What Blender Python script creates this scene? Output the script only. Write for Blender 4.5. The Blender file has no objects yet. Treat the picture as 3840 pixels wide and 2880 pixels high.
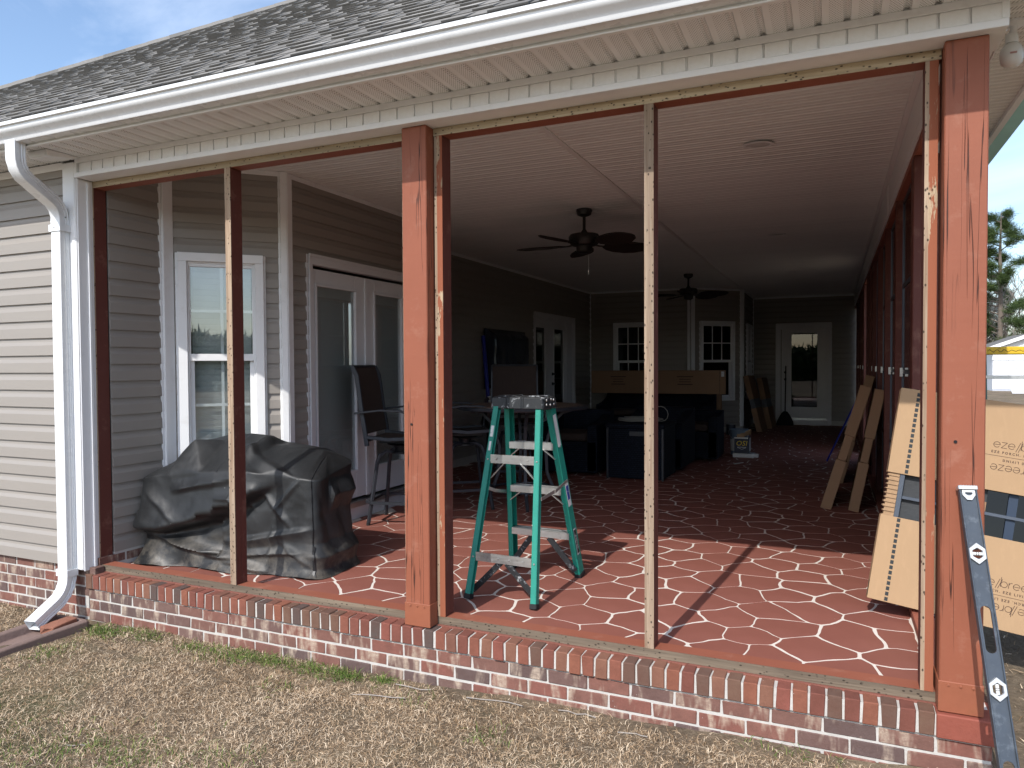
import bpy, bmesh, math, random
import numpy as np
from mathutils import Vector, Matrix, noise as mnoise
from mathutils.geometry import tessellate_polygon

random.seed(11)
RNG = np.random.default_rng(5)
SC = bpy.context.scene
COL = SC.collection

# ------------------------------------------------------------------ camera, sky, sun, exposure
cam_d = bpy.data.cameras.new('camera')
cam = bpy.data.objects.new('camera', cam_d)
COL.objects.link(cam)
cam_d.sensor_fit = 'HORIZONTAL'
cam_d.sensor_width = 36.0
cam_d.lens = 36.0 * 2728.94 / 3840.0
cam_d.clip_start = 0.05
cam_d.clip_end = 3000.0
_r = Vector((0.91478, 0.403912, -0.005657))
_f = Vector((-0.40392, 0.914441, -0.025409))
_u = _r.cross(_f)
cam.matrix_world = Matrix(((_r.x, _u.x, -_f.x, -0.37053), (_r.y, _u.y, -_f.y, -3.12945), (_r.z, _u.z, -_f.z, 1.31189), (0, 0, 0, 1)))
SC.camera = cam

SUN_DIR = Vector((0.1, 1.0, -0.9356)).normalized()      # the way the light travels
SUN_EL = math.asin(-SUN_DIR.z)
world = bpy.data.worlds.new('World')
SC.world = world
world.use_nodes = True
_n = world.node_tree.nodes
_l = world.node_tree.links
_n.clear()
w_out = _n.new('ShaderNodeOutputWorld')
w_bg = _n.new('ShaderNodeBackground')
w_sky = _n.new('ShaderNodeTexSky')
w_sky.sky_type = 'NISHITA'
w_sky.sun_disc = False
w_sky.sun_elevation = SUN_EL
w_sky.sun_rotation = math.radians(185.7)
w_sky.air_density = 1.0
w_sky.dust_density = 1.3
w_sky.ozone_density = 2.0
w_tc = _n.new('ShaderNodeTexCoord')
w_map = _n.new('ShaderNodeMapping')
w_map.inputs['Scale'].default_value = (1.3, 2.6, 4.2)
w_map.inputs['Rotation'].default_value = (0.3, 0.5, 0.9)
w_no = _n.new('ShaderNodeTexNoise')
w_no.inputs['Scale'].default_value = 1.9
w_no.inputs['Detail'].default_value = 7
w_no.inputs['Roughness'].default_value = 0.55
w_no.inputs['Distortion'].default_value = 0.5
w_rp = _n.new('ShaderNodeValToRGB')
w_rp.color_ramp.elements[0].position = 0.43
w_rp.color_ramp.elements[0].color = (0.0, 0.0, 0.0, 1)
w_rp.color_ramp.elements[1].position = 0.78
w_rp.color_ramp.elements[1].color = (0.4, 0.4, 0.4, 1)
w_mx = _n.new('ShaderNodeMix')
w_mx.data_type = 'RGBA'
w_mx.inputs[7].default_value = (6.6, 7.0, 7.7, 1)
_l.new(w_tc.outputs['Generated'], w_map.inputs['Vector'])
_l.new(w_map.outputs['Vector'], w_no.inputs['Vector'])
_l.new(w_no.outputs['Fac'], w_rp.inputs['Fac'])
_l.new(w_rp.outputs['Color'], w_mx.inputs[0])
_l.new(w_sky.outputs['Color'], w_mx.inputs[6])
_l.new(w_mx.outputs[2], w_bg.inputs['Color'])
w_bg.inputs['Strength'].default_value = 0.15
_l.new(w_bg.outputs['Background'], w_out.inputs['Surface'])

sun_d = bpy.data.lights.new('sun', 'SUN')
sun_d.energy = 2.6
sun_d.angle = math.radians(0.53)
sun_d.color = (1.0, 0.965, 0.915)
sun = bpy.data.objects.new('sun', sun_d)
COL.objects.link(sun)
sun.rotation_euler = SUN_DIR.to_track_quat('-Z', 'Y').to_euler()
sun.location = (-3, -20, 20)

SC.view_settings.view_transform = 'Standard'
SC.view_settings.look = 'None'
SC.view_settings.exposure = 0.72
SC.view_settings.gamma = 1.0
SC.view_settings.use_curve_mapping = False
SC.render.engine = 'CYCLES'
SC.cycles.use_denoising = True
SC.cycles.max_bounces = 8
SC.cycles.diffuse_bounces = 3
SC.cycles.glossy_bounces = 4
SC.cycles.transparent_max_bounces = 12
SC.cycles.sample_clamp_indirect = 6.0

# ------------------------------------------------------------------ helpers: objects
class MB:
    """collects shapes for one mesh"""
    def __init__(s):
        s.v = []; s.f = []; s.m = []
    def add(s, vs, fs, m=0):
        b = len(s.v)
        s.v.extend([tuple(map(float, q)) for q in vs])
        for f in fs:
            s.f.append([b + i for i in f]); s.m.append(m)
    def box(s, x0, x1, y0, y1, z0, z1, m=0):
        vs = [(x0, y0, z0), (x1, y0, z0), (x1, y1, z0), (x0, y1, z0), (x0, y0, z1), (x1, y0, z1), (x1, y1, z1), (x0, y1, z1)]
        s.add(vs, [(0, 3, 2, 1), (4, 5, 6, 7), (0, 1, 5, 4), (1, 2, 6, 5), (2, 3, 7, 6), (3, 0, 4, 7)], m)
    def obox(s, c, a, b, d, m=0):
        c, a, b, d = Vector(c), Vector(a), Vector(b), Vector(d)
        if a.cross(b).dot(d) < 0: a = -a
        vs = [c + i * a + j * b + k * d for k in (-1, 1) for i, j in ((-1, -1), (1, -1), (1, 1), (-1, 1))]
        s.add(vs, [(0, 3, 2, 1), (4, 5, 6, 7), (0, 1, 5, 4), (1, 2, 6, 5), (2, 3, 7, 6), (3, 0, 4, 7)], m)
    def bar(s, p, q, w, h, up=(0, 0, 1), m=0):
        p, q, up = Vector(p), Vector(q), Vector(up)
        d = (q - p); L = d.length; d.normalize()
        sd = d.cross(up).normalized(); u2 = sd.cross(d)
        s.obox((p + q) / 2, d * L / 2, sd * w / 2, u2 * h / 2, m)
    def loft(s, rings, m=0, caps=True, closed=True):
        n = len(rings[0]); b = len(s.v)
        for r in rings: s.v.extend([tuple(map(float, q)) for q in r])
        for i in range(len(rings) - 1):
            for j in range(n if closed else n - 1):
                k = (j + 1) % n
                s.f.append([b + i * n + j, b + i * n + k, b + (i + 1) * n + k, b + (i + 1) * n + j]); s.m.append(m)
        if caps and closed:
            s.f.append([b + j for j in range(n)][::-1]); s.m.append(m)
            s.f.append([b + (len(rings) - 1) * n + j for j in range(n)]); s.m.append(m)
    def tube(s, pts, r, n=8, m=0, closed=False, sq=None):
        pts = [Vector(q) for q in pts]; rings = []
        N = len(pts); prev = None
        for i, q in enumerate(pts):
            if closed: d = (pts[(i + 1) % N] - pts[i - 1])
            else: d = pts[min(i + 1, N - 1)] - pts[max(i - 1, 0)]
            d.normalize()
            if prev is None:
                a = d.cross(Vector((0, 0, 1)))
                if a.length < 1e-3: a = d.cross(Vector((1, 0, 0)))
            else: a = prev - d * prev.dot(d)
            a.normalize(); prev = a; b = d.cross(a)
            rr = r[i] if isinstance(r, (list, tuple)) else r
            if sq:
                w, h = sq
                rings.append([q + a * w * x + b * h * y for x, y in ((-.5, -.5), (.5, -.5), (.5, .5), (-.5, .5))])
            else:
                rings.append([q + a * rr * math.cos(t * 2 * math.pi / n) + b * rr * math.sin(t * 2 * math.pi / n) for t in range(n)])
        if closed: rings.append(rings[0])
        s.loft(rings, m, caps=not closed)
    def lathe(s, prof, c, n=20, m=0, caps=True, ax='z'):
        rings = []
        for r, z in prof:
            ring = []
            for t in range(n):
                x, y = r * math.cos(t * 2 * math.pi / n), r * math.sin(t * 2 * math.pi / n)
                p = {'z': (x, y, z), 'x': (z, x, y), 'y': (y, z, x)}[ax]
                ring.append((c[0] + p[0], c[1] + p[1], c[2] + p[2]))
            rings.append(ring)
        s.loft(rings, m, caps)
    def sweepx(s, prof, x0, x1, m=0, caps=True):
        s.loft([[(x0, y, z) for y, z in prof], [(x1, y, z) for y, z in prof]], m, caps)
    def poly(s, pts, m=0):
        s.add(pts, [tuple(range(len(pts)))], m)
    def plate(s, loops, fn, th, m=0):
        """flat plate with holes: loops of 2-D points (first outer), fn(u, v, depth) -> point"""
        flat = [q for lp in loops for q in lp]
        tris = tessellate_polygon([[Vector((u, v, 0)) for u, v in lp] for lp in loops])
        n = len(flat)
        s.add([fn(u, v, 0) for u, v in flat] + [fn(u, v, th) for u, v in flat], [], m)
        b = len(s.v) - 2 * n
        for a, c, d in tris:
            s.f.append([b + a, b + c, b + d]); s.m.append(m)
            s.f.append([b + n + d, b + n + c, b + n + a]); s.m.append(m)
        o = 0
        for lp in loops:
            k = len(lp)
            for i in range(k):
                j = (i + 1) % k
                s.f.append([b + o + i, b + o + j, b + n + o + j, b + n + o + i]); s.m.append(m)
            o += k
    def mesh(s, name, mats, smooth=False, bevel=0.0, off=(0, 0, 0), segs=1, fix=True):
        me = bpy.data.meshes.new(name)
        ox, oy, oz = off
        me.from_pydata([(x - ox, y - oy, z - oz) for x, y, z in s.v], [], s.f)
        for mt in (mats if isinstance(mats, (list, tuple)) else [mats]): me.materials.append(mt)
        if len(me.materials) > 1: me.polygons.foreach_set('material_index', s.m)
        if fix or bevel:
            bm = bmesh.new(); bm.from_mesh(me)
            if fix: bmesh.ops.recalc_face_normals(bm, faces=bm.faces)
            if bevel:
                es = [e for e in bm.edges if len(e.link_faces) == 2 and e.calc_face_angle(0) > 0.6]
                bmesh.ops.bevel(bm, geom=es, offset=bevel, segments=segs, profile=0.5, affect='EDGES', clamp_overlap=True)
            bm.to_mesh(me); bm.free()
        if smooth:
            me.polygons.foreach_set('use_smooth', [True] * len(me.polygons))
            try: me.set_sharp_from_angle(angle=math.radians(smooth if smooth > 1 else 40))
            except Exception: pass
        me.update()
        return me
    def build(s, name, mats, parent=None, smooth=False, bevel=0.0, segs=1, fix=True):
        off = parent.get('_o', (0, 0, 0)) if parent is not None else (0, 0, 0)
        return put(name, s.mesh(name, mats, smooth, bevel, off, segs, fix), parent)

def put(name, me, parent=None, mat=None):
    o = bpy.data.objects.new(name, me); COL.objects.link(o)
    if parent is not None:
        o.parent = parent
        if '_o' in parent.keys(): o['_o'] = list(parent['_o'])
    if mat is not None: o.matrix_local = mat
    return o

def tag(o, label=None, cat=None, group=None, kind=None):
    if label: o['label'] = label
    if cat: o['category'] = cat
    if group: o['group'] = group
    if kind: o['kind'] = kind
    return o

def thing(name, label, cat, loc=(0, 0, 0), rotz=0.0, group=None, local=False):
    """Empty at the thing's base. local=True: its parts are built in its own coordinates."""
    o = bpy.data.objects.new(name, None); COL.objects.link(o)
    o.empty_display_size = 0.05
    o.location = loc; o.rotation_euler = (0, 0, rotz)
    o['_o'] = [0.0, 0.0, 0.0] if local else [float(q) for q in loc]
    return tag(o, label, cat, group)

def part(name, parent, loc=None):
    """an Empty-less holder is not needed: parts are meshes; this makes an Empty part for compound pieces"""
    o = bpy.data.objects.new(name, None); COL.objects.link(o); o.parent = parent
    o.empty_display_size = 0.05
    o['_o'] = list(parent['_o'])
    return o

def copy_tree(o, parent=None):
    c = o.copy(); COL.objects.link(c)
    if parent is not None: c.parent = parent
    for ch in list(o.children): copy_tree(ch, c)
    return c

class Fr:
    """a wall frame: s along the wall, d outwards from it, z up"""
    def __init__(s, o, d, n):
        s.o, s.d, s.n = Vector((o[0], o[1], 0)), Vector((d[0], d[1], 0)).normalized(), Vector((n[0], n[1], 0)).normalized()
    def p(s, a, d, z): return s.o + s.d * a + s.n * d + Vector((0, 0, z))
    def box(s, mb, a0, a1, d0, d1, z0, z1, m=0):
        mb.obox(s.p((a0 + a1) / 2, (d0 + d1) / 2, (z0 + z1) / 2), s.d * (a1 - a0) / 2, s.n * (d1 - d0) / 2, Vector((0, 0, (z1 - z0) / 2)), m)

# ------------------------------------------------------------------ helpers: materials
class NT:
    def __init__(s, name):
        s.mat = bpy.data.materials.new(name); s.mat.use_nodes = True
        s.t = s.mat.node_tree; s.n = s.t.nodes; s.l = s.t.links
        s.b = s.n['Principled BSDF']; s.out = s.n['Material Output']
        s._tc = None; s._oi = None
    def tc(s):
        if not s._tc: s._tc = s.n.new('ShaderNodeTexCoord')
        return s._tc.outputs['Object']
    def rand(s):
        if not s._oi: s._oi = s.n.new('ShaderNodeObjectInfo')
        return s._oi.outputs['Random']
    def inp(s, node, k, v):
        i = node.inputs[k]
        if hasattr(v, 'is_linked'): s.l.new(v, i)
        else: i.default_value = v
    def mapping(s, scale=(1, 1, 1), rot=(0, 0, 0), loc=(0, 0, 0), vec=None):
        m = s.n.new('ShaderNodeMapping')
        m.inputs['Scale'].default_value = scale; m.inputs['Rotation'].default_value = rot; m.inputs['Location'].default_value = loc
        s.l.new(vec or s.tc(), m.inputs['Vector']); return m.outputs['Vector']
    def noise(s, scale=5, detail=4, rough=.55, dist=0., vec=None, objw=False):
        x = s.n.new('ShaderNodeTexNoise')
        if objw:
            x.noise_dimensions = '4D'; s.l.new(s.math('MULTIPLY', s.rand(), 40.0), x.inputs['W'])
        x.inputs['Scale'].default_value = scale; x.inputs['Detail'].default_value = detail
        x.inputs['Roughness'].default_value = rough; x.inputs['Distortion'].default_value = dist
        s.l.new(vec or s.tc(), x.inputs['Vector']); return x.outputs['Fac']
    def voro(s, scale=5, vec=None, feat='F1', rnd=1.0):
        x = s.n.new('ShaderNodeTexVoronoi'); x.feature = feat
        x.inputs['Scale'].default_value = scale; x.inputs['Randomness'].default_value = rnd
        s.l.new(vec or s.tc(), x.inputs['Vector']); return x.outputs['Distance']
    def math(s, op, a, b=0.0, c=0.0, clamp=False):
        x = s.n.new('ShaderNodeMath'); x.operation = op; x.use_clamp = clamp
        s.inp(x, 0, a); s.inp(x, 1, b)
        if op in ('MULTIPLY_ADD', 'SMOOTH_MIN', 'COMPARE'): s.inp(x, 2, c)
        return x.outputs[0]
    def ramp(s, fac, stops, interp='LINEAR'):
        x = s.n.new('ShaderNodeValToRGB'); cr = x.color_ramp; cr.interpolation = interp
        while len(cr.elements) < len(stops): cr.elements.new(0.5)
        for e, (p, c) in zip(cr.elements, stops):
            e.position = p; e.color = (c, c, c, 1) if isinstance(c, (int, float)) else (*c, 1)
        s.inp(x, 'Fac', fac); return x.outputs['Color']
    def mix(s, fac, a, b, mode='MIX'):
        x = s.n.new('ShaderNodeMix'); x.data_type = 'RGBA'; x.blend_type = mode
        s.inp(x, 0, fac)
        for k, v in ((6, a), (7, b)):
            if isinstance(v, (tuple, list)): v = (*v[:3], 1)
            s.inp(x, k, v)
        return x.outputs[2]
    def sep(s, vec=None):
        x = s.n.new('ShaderNodeSeparateXYZ'); s.l.new(vec or s.tc(), x.inputs[0]); return x.outputs
    def set(s, col=None, rough=None, metal=None, spec=None, bump=None, bstr=.3, bdist=.004, coat=None, emit=None, sss=None):
        b = s.b
        if col is not None: s.inp(b, 'Base Color', (*col, 1) if isinstance(col, (tuple, list)) else col)
        if rough is not None: s.inp(b, 'Roughness', rough)
        if metal is not None: s.inp(b, 'Metallic', metal)
        if spec is not None: s.inp(b, 'Specular IOR Level', spec)
        if coat is not None: s.inp(b, 'Coat Weight', coat)
        if bump is not None:
            x = s.n.new('ShaderNodeBump'); x.inputs['Strength'].default_value = bstr; x.inputs['Distance'].default_value = bdist
            s.l.new(bump, x.inputs['Height']); s.l.new(x.outputs['Normal'], b.inputs['Normal'])
        return s.mat

def sc(c, k): return tuple(min(1.0, q * k) for q in c)

def simple(name, col, rough=.5, metal=0., var=.12, scale=6., obj=0., spec=.5, bump=0., bscale=60., stretch=(1, 1, 1), dirt=None, coat=None):
    """plain surface: base colour with mottling, per-object tone, fine relief and a little dirt"""
    t = NT(name)
    v = t.mapping(stretch)
    c = t.mix(t.noise(scale, 5, .6, vec=v), sc(col, 1 - var), sc(col, 1 + var))
    if obj: c = t.mix(t.math('MULTIPLY', t.rand(), obj), c, sc(col, .55))
    if dirt:
        c = t.mix(t.ramp(t.noise(dirt[1], 6, .7), [(.55, 0.), (.75, dirt[2])]), c, dirt[0])
    rr = t.math('MULTIPLY_ADD', t.noise(scale * 3, 3), .2, rough - .1, clamp=True)
    t.set(c, rr, metal, spec, bump=t.noise(bscale, 4, vec=v) if bump else None, bstr=bump, coat=coat)
    return t.mat

# ------------------------------------------------------------------ materials
def mat_wood(name, pale, dark, axis='z', spots=1.0, grey=None, paint=None, pside=None):
    """weathered bare lumber: long grain, staple and nail marks; optional worn paint"""
    t = NT(name)
    st = {'x': (1.2, 30, 30), 'y': (30, 1.2, 30), 'z': (30, 30, 1.2)}[axis]
    g = t.noise(2.2, 5, .6, .8, vec=t.mapping(st))
    g2 = t.noise(1.3, 4, .6, vec=t.mapping(tuple(.25 * q for q in st)))
    c = t.mix(t.ramp(g, [(.3, 0.), (.7, 1.)]), dark, pale)
    c = t.mix(t.ramp(g2, [(.45, 0.), (.75, .7)]), c, grey or sc(dark, .7))
    sp = {'x': (38, 62, 62), 'y': (62, 38, 62), 'z': (62, 62, 38)}[axis]
    vd = t.voro(1.0, vec=t.mapping(sp))
    mk = t.ramp(vd, [(.16, 1.), (.26, 0.)])
    gate = t.ramp(t.noise(16, 2), [(.38, 0.), (.46, 1.)])
    c = t.mix(t.math('MULTIPLY', t.math('MULTIPLY', mk, gate), .85 * spots), c, (.018, .013, .01))
    if paint:
        ps = {'x': (2, 12, 12), 'y': (12, 2, 12), 'z': (12, 12, 2)}[axis]
        k = t.noise(1.6, 6, .65, .4, vec=t.mapping(ps))
        c = t.mix(t.ramp(k, [(pside, 0.), (pside + .03, 1.)]), c, paint)
    return t.set(c, .85, spec=.2, bump=g, bstr=.5, bdist=.003)

PAINT = (.262, .084, .046)
def mat_post(name, axis='z', cracks=1.0, base=PAINT):
    """red-brown paint over sawn timber: saw marks, drying checks"""
    t = NT(name)
    st = {'x': (.5, 26, 26), 'y': (26, .5, 26), 'z': (26, 26, .5)}[axis]
    ck = t.noise(1.0, 3, .5, .5, vec=t.mapping(st))
    line = t.ramp(t.math('ABSOLUTE', t.math('SUBTRACT', ck, .5)), [(.004, 1.), (.011, 0.)])
    gate = t.ramp(t.noise(1.0, 2, vec=t.mapping({'x': (1.2, 5, 5), 'y': (5, 1.2, 5), 'z': (5, 5, 1.2)}[axis])), [(.46, 0.), (.54, 1.)])
    crack = t.math('MULTIPLY', t.math('MULTIPLY', line, gate), cracks)
    saw = t.noise(1.0, 2, vec=t.mapping({'x': (45, 2, 2), 'y': (2, 45, 2), 'z': (2, 2, 45)}[axis]))
    c = t.mix(t.noise(4, 5, .6), sc(base, .86), sc(base, 1.12))
    c = t.mix(t.math('MULTIPLY', saw, .12), c, sc(base, 1.3))
    kn = t.voro(1.0, vec=t.mapping({'x': (1.1, 9, 9), 'y': (9, 1.1, 9), 'z': (9, 9, 1.1)}[axis]))
    c = t.mix(t.math('MULTIPLY', t.ramp(kn, [(.06, 1.), (.11, 0.)]), .6 if cracks > .5 else 0.0), c, sc(base, .45))
    c = t.mix(t.math('MULTIPLY', t.ramp(t.noise(9, 6, .7), [(.55, 0.), (.7, 1.)]), .22), c, (.46, .26, .19))
    c = t.mix(crack, c, (.05, .018, .012))
    h = t.math('SUBTRACT', t.math('MULTIPLY_ADD', saw, .25, t.math('MULTIPLY', t.noise(1, 4, vec=t.mapping(st)), .4)), crack)
    return t.set(c, .6, spec=.35, bump=h, bstr=.6, bdist=.004)

def mat_brick(name, palette, streak=None):
    t = NT(name)
    n = len(palette)
    c = t.ramp(t.rand(), [(i / n, p) for i, p in enumerate(palette)], 'CONSTANT')
    g = t.noise(18, 6, .7, objw=True)
    c = t.mix(t.ramp(g, [(.35, .0), (.75, .55)]), c, sc(palette[0], .45))
    if streak:
        bands = t.noise(1.0, 3, .6, .3, vec=t.mapping((14, 4, 4)), objw=True)
        c = t.mix(t.math('MULTIPLY', t.ramp(bands, [(.51, 0.), (.62, 1.)]), t.ramp(t.noise(60, 4, .7), [(.3, .2), (.7, 1.)])), c, streak)
    spk = t.ramp(t.voro(70), [(.08, 1.), (.14, 0.)])
    c = t.mix(t.math('MULTIPLY', t.math('MULTIPLY', spk, t.ramp(t.noise(9, 2, objw=True), [(.6, 0.), (.66, 1.)])), .8), c, (.6, .57, .53))
    h = t.noise(70, 6, .75, objw=True)
    return t.set(c, .9, spec=.2, bump=h, bstr=.75, bdist=.004)

def mat_glass(name, tint=(.92, .96, .95), fac=1.0, ior=1.5, rough=0.0):
    t = NT(name)
    tr = t.n.new('ShaderNodeBsdfTransparent'); tr.inputs['Color'].default_value = (*tint, 1)
    gl = t.n.new('ShaderNodeBsdfGlossy'); gl.inputs['Roughness'].default_value = rough
    lw = t.n.new('ShaderNodeLayerWeight'); lw.inputs['Blend'].default_value = .5
    r0 = ((ior - 1) / (ior + 1)) ** 2
    sch = t.math('MULTIPLY_ADD', t.math('POWER', lw.outputs['Facing'], 5.0), 1 - r0, r0)
    mx = t.n.new('ShaderNodeMixShader')
    t.l.new(t.math('MULTIPLY', sch, fac, clamp=True), mx.inputs[0])
    t.l.new(tr.outputs[0], mx.inputs[1]); t.l.new(gl.outputs[0], mx.inputs[2])
    t.l.new(mx.outputs[0], t.out.inputs['Surface'])
    return t.mat

MT = {}
MT['white'] = simple('white_vinyl', (.84, .845, .85), .42, var=.03, scale=3, dirt=((.5, .47, .42), 7, .25))
MT['gutter'] = simple('white_gutter_enamel', (.80, .82, .83), .28, var=.03, scale=3, dirt=((.45, .43, .4), 5, .22), coat=.2)
MT['soffit'] = simple('soffit_vinyl', (.84, .845, .84), .5, var=.03, scale=3)
MT['ceil'] = simple('ceiling_vinyl', (.86, .85, .84), .45, var=.03, scale=2, obj=.12)
MT['siding'] = simple('tan_vinyl_siding', (.30, .273, .245), .5, var=.05, scale=2.5, obj=.06, bump=.12, bscale=8, stretch=(1, 1, 6), dirt=((.3, .27, .23), 3, .3))
MT['sheath'] = simple('dark_sheathing', (.05, .045, .04), .9)
MT['wall_in'] = simple('room_plaster', (.25, .24, .22), .9)
MT['door'] = simple('door_white', (.70, .70, .72), .4, var=.04, scale=3, dirt=((.45, .42, .4), 4, .25))
MT['alum'] = simple('mill_aluminium', (.62, .62, .60), .38, .85, var=.12, scale=14, dirt=((.2, .19, .18), 20, .5))
MT['steel_dark'] = simple('dark_frame_metal', (.045, .05, .06), .4, .3, var=.15)
MT['black_metal'] = simple('black_metal', (.012, .012, .014), .4, .2)
MT['sling'] = simple('brown_sling_fabric', (.050, .033, .027), .85, var=.25, scale=60, bump=.4, bscale=240, stretch=(1, 1, .3))
MT['cover'] = None
MT['fan_black'] = simple('fan_black', (.014, .013, .013), .45)
MT['fan_blade'] = simple('woven_blade', (.018, .010, .008), .7, var=.5, scale=70, bump=.6, bscale=90)
MT['cord'] = simple('pale_cord', (.24, .235, .21), .7)
MT['bucket'] = simple('pale_blue_bucket', (.13, .18, .24), .45)
MT['plastic_wrap'] = simple('white_plastic_wrap', (.62, .63, .64), .25, bump=.6, bscale=22)
MT['navy'] = simple('navy_carton', (.010, .014, .035), .5)
MT['yellow'] = simple('yellow_print', (.75, .55, .02), .6)
MT['yellow_cap'] = simple('yellow_plastic', (.72, .46, .02), .42, var=.12, scale=12, dirt=((.12, .09, .03), 24, .5))
MT['blue'] = simple('blue_plastic', (.010, .02, .30), .4)
MT['rubber'] = simple('black_rubber', (.012, .012, .013), .75)
MT['ink'] = simple('black_ink', (.03, .022, .016), .8)
MT['ink2'] = simple('brown_ink', (.075, .042, .03), .8)
MT['label_white'] = simple('paper_label', (.68, .68, .66), .6, dirt=((.2, .25, .24), 40, .8))
MT['label_blue'] = simple('blue_label', (.02, .05, .3), .5)
MT['slate'] = simple('dark_grey_extrusion', (.085, .10, .125), .4, .4)
MT['slate_blue'] = simple('slate_blue_film', (.014, .03, .06), .5)
MT['vinyl_dark'] = mat_glass('smoked_vinyl', (.022, .034, .05), 1.0, 1.45, .04)
MT['glass'] = mat_glass('window_glass', (.93, .96, .96), 3.6, 1.5)
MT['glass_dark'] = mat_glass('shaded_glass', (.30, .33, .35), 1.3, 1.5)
MT['blind'] = simple('white_blind', (.62, .63, .62), .5)
MT['mullion_wood'] = mat_wood('bare_mullion_wood', (.47, .36, .26), (.24, .155, .10), 'z', 1.0, (.17, .13, .10))
MT['header_wood'] = mat_wood('bare_header_wood', (.55, .455, .32), (.33, .255, .165), 'x', 1.0, (.20, .17, .12))
MT['sill_wood'] = mat_wood('grey_sill_wood', (.25, .20, .145), (.12, .092, .067), 'x', 1.0, (.075, .06, .048))
MT['stud_worn'] = mat_wood('half_painted_stud', (.52, .41, .28), (.32, .22, .14), 'z', 1.0, (.24, .17, .12), (.29, .10, .055), .40)
MT['post'] = mat_post('painted_post')
MT['paint_v_shaded'] = mat_post('shaded_stud_paint', 'z', .3, (.12, .036, .027))  # same red paint, darkened so the colour carries the studs' shade
MT['paint_x'] = mat_post('painted_sill', 'x', .0, (.27, .09, .055))
MT['paint_y'] = mat_post('painted_side_rail', 'y', .0, (.30, .10, .065))
MT['post_plate'] = simple('painted_post_plate', (.275, .09, .047), .5, var=.15, scale=20, dirt=((.25, .09, .04), 15, .6))
MT['brick_top'] = mat_brick('rowlock_brick', [(.24, .092, .063), (.195, .092, .066), (.255, .10, .064), (.185, .07, .053), (.23, .112, .076), (.14, .085, .065), (.245, .086, .065), (.098, .076, .068), (.21, .08, .06), (.165, .098, .07)])
MT['brick'] = mat_brick('wall_brick', [(.20, .105, .085), (.225, .105, .082), (.16, .098, .086), (.23, .095, .074), (.175, .11, .094), (.125, .088, .082), (.205, .10, .08)], (.48, .385, .30))
MT['brick_red'] = simple('painted_corner_brick', (.25, .066, .042), .75, var=.2, scale=14, bump=.6, bscale=60)
MT['mortar'] = simple('grey_mortar', (.50, .48, .45), .95, var=.16, scale=18, bump=.8, bscale=60, spec=.1)
MT['grout'] = simple('white_joint_coat', (.70, .645, .58), .75, var=.08, scale=7, dirt=((.45, .2, .15), 6, .45))
MT['slab'] = simple('red_floor_coating', (.232, .086, .063), .65, var=.12, scale=8)
MT['print_grey'] = simple('grey_print', (.022, .028, .03), .7)
MT['shed_white'] = simple('shed_white', (.80, .81, .82), .6, var=.03)
MT['shed_grey'] = simple('shed_grey', (.45, .48, .54), .7)
MT['bark'] = simple('tree_bark', (.16, .13, .105), .9, var=.3, scale=6, bump=.6, bscale=14)
MT['pale_bark'] = simple('pale_twigs', (.30, .27, .24), .9, var=.3, scale=2)
MT['concrete_red'] = simple('red_concrete', (.21, .145, .125), .9, var=.18, scale=9, bump=.5, bscale=60, dirt=((.13, .10, .09), 6, .5))
MT['terracotta'] = simple('broken_brick', (.25, .105, .066), .9, var=.2, scale=20, bump=.8, bscale=50)
MT['teal'] = simple('gutter_grass_reflection', (.34, .76, .73), .4, var=.2, scale=5)  # grass reflection on a white gutter, painted in as teal base colour
MT['broom'] = simple('black_bristle', (.012, .012, .014), .9)

def _stone():
    t = NT('flagstone_coating')
    b = (.252, .092, .068)
    c = t.mix(t.noise(5, 5, .6), sc(b, .85), sc(b, 1.15))
    c = t.mix(t.math('MULTIPLY', t.rand(), .35), c, sc(b, .74))
    c = t.mix(t.ramp(t.noise(1.1, 4, .6), [(.5, 0.), (.8, .5)]), c, (.30, .125, .10))
    spk = t.math('MULTIPLY', t.ramp(t.voro(26), [(.05, 1.), (.09, 0.)]), t.ramp(t.noise(7, 2), [(.6, 0.), (.66, 1.)]))
    c = t.mix(t.math('MULTIPLY', spk, .6), c, (.6, .45, .4))
    return t.set(c, .62, spec=.3, bump=t.noise(140, 5, .7), bstr=.35, bdist=.002)
MT['stone'] = _stone()

def _green():
    t = NT('green_fibreglass')
    b = (.010, .235, .175)
    c = t.mix(t.noise(9, 6, .7), sc(b, .7), sc(b, 1.25))
    sp = t.math('MULTIPLY', t.ramp(t.voro(45), [(.07, 1.), (.13, 0.)]), t.ramp(t.noise(11, 3), [(.58, 0.), (.64, 1.)]))
    c = t.mix(t.math('MULTIPLY', sp, .8), c, (.5, .6, .58))
    return t.set(c, .55, bump=t.noise(1, 3, vec=t.mapping((90, 90, 4))), bstr=.25, bdist=.002)
MT['green'] = _green()
MT['green_dark'] = simple('dark_green_fibreglass', (.005, .09, .07), .5)

def _cap():
    t = NT('paint_spattered_cap')
    k = t.noise(16, 7, .75, 1.2)
    c = t.mix(t.ramp(k, [(.56, 0.), (.63, .75)]), (.016, .018, .02), (.48, .5, .51))
    return t.set(c, .5, bump=k, bstr=.3)
MT['cap'] = _cap()

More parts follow.
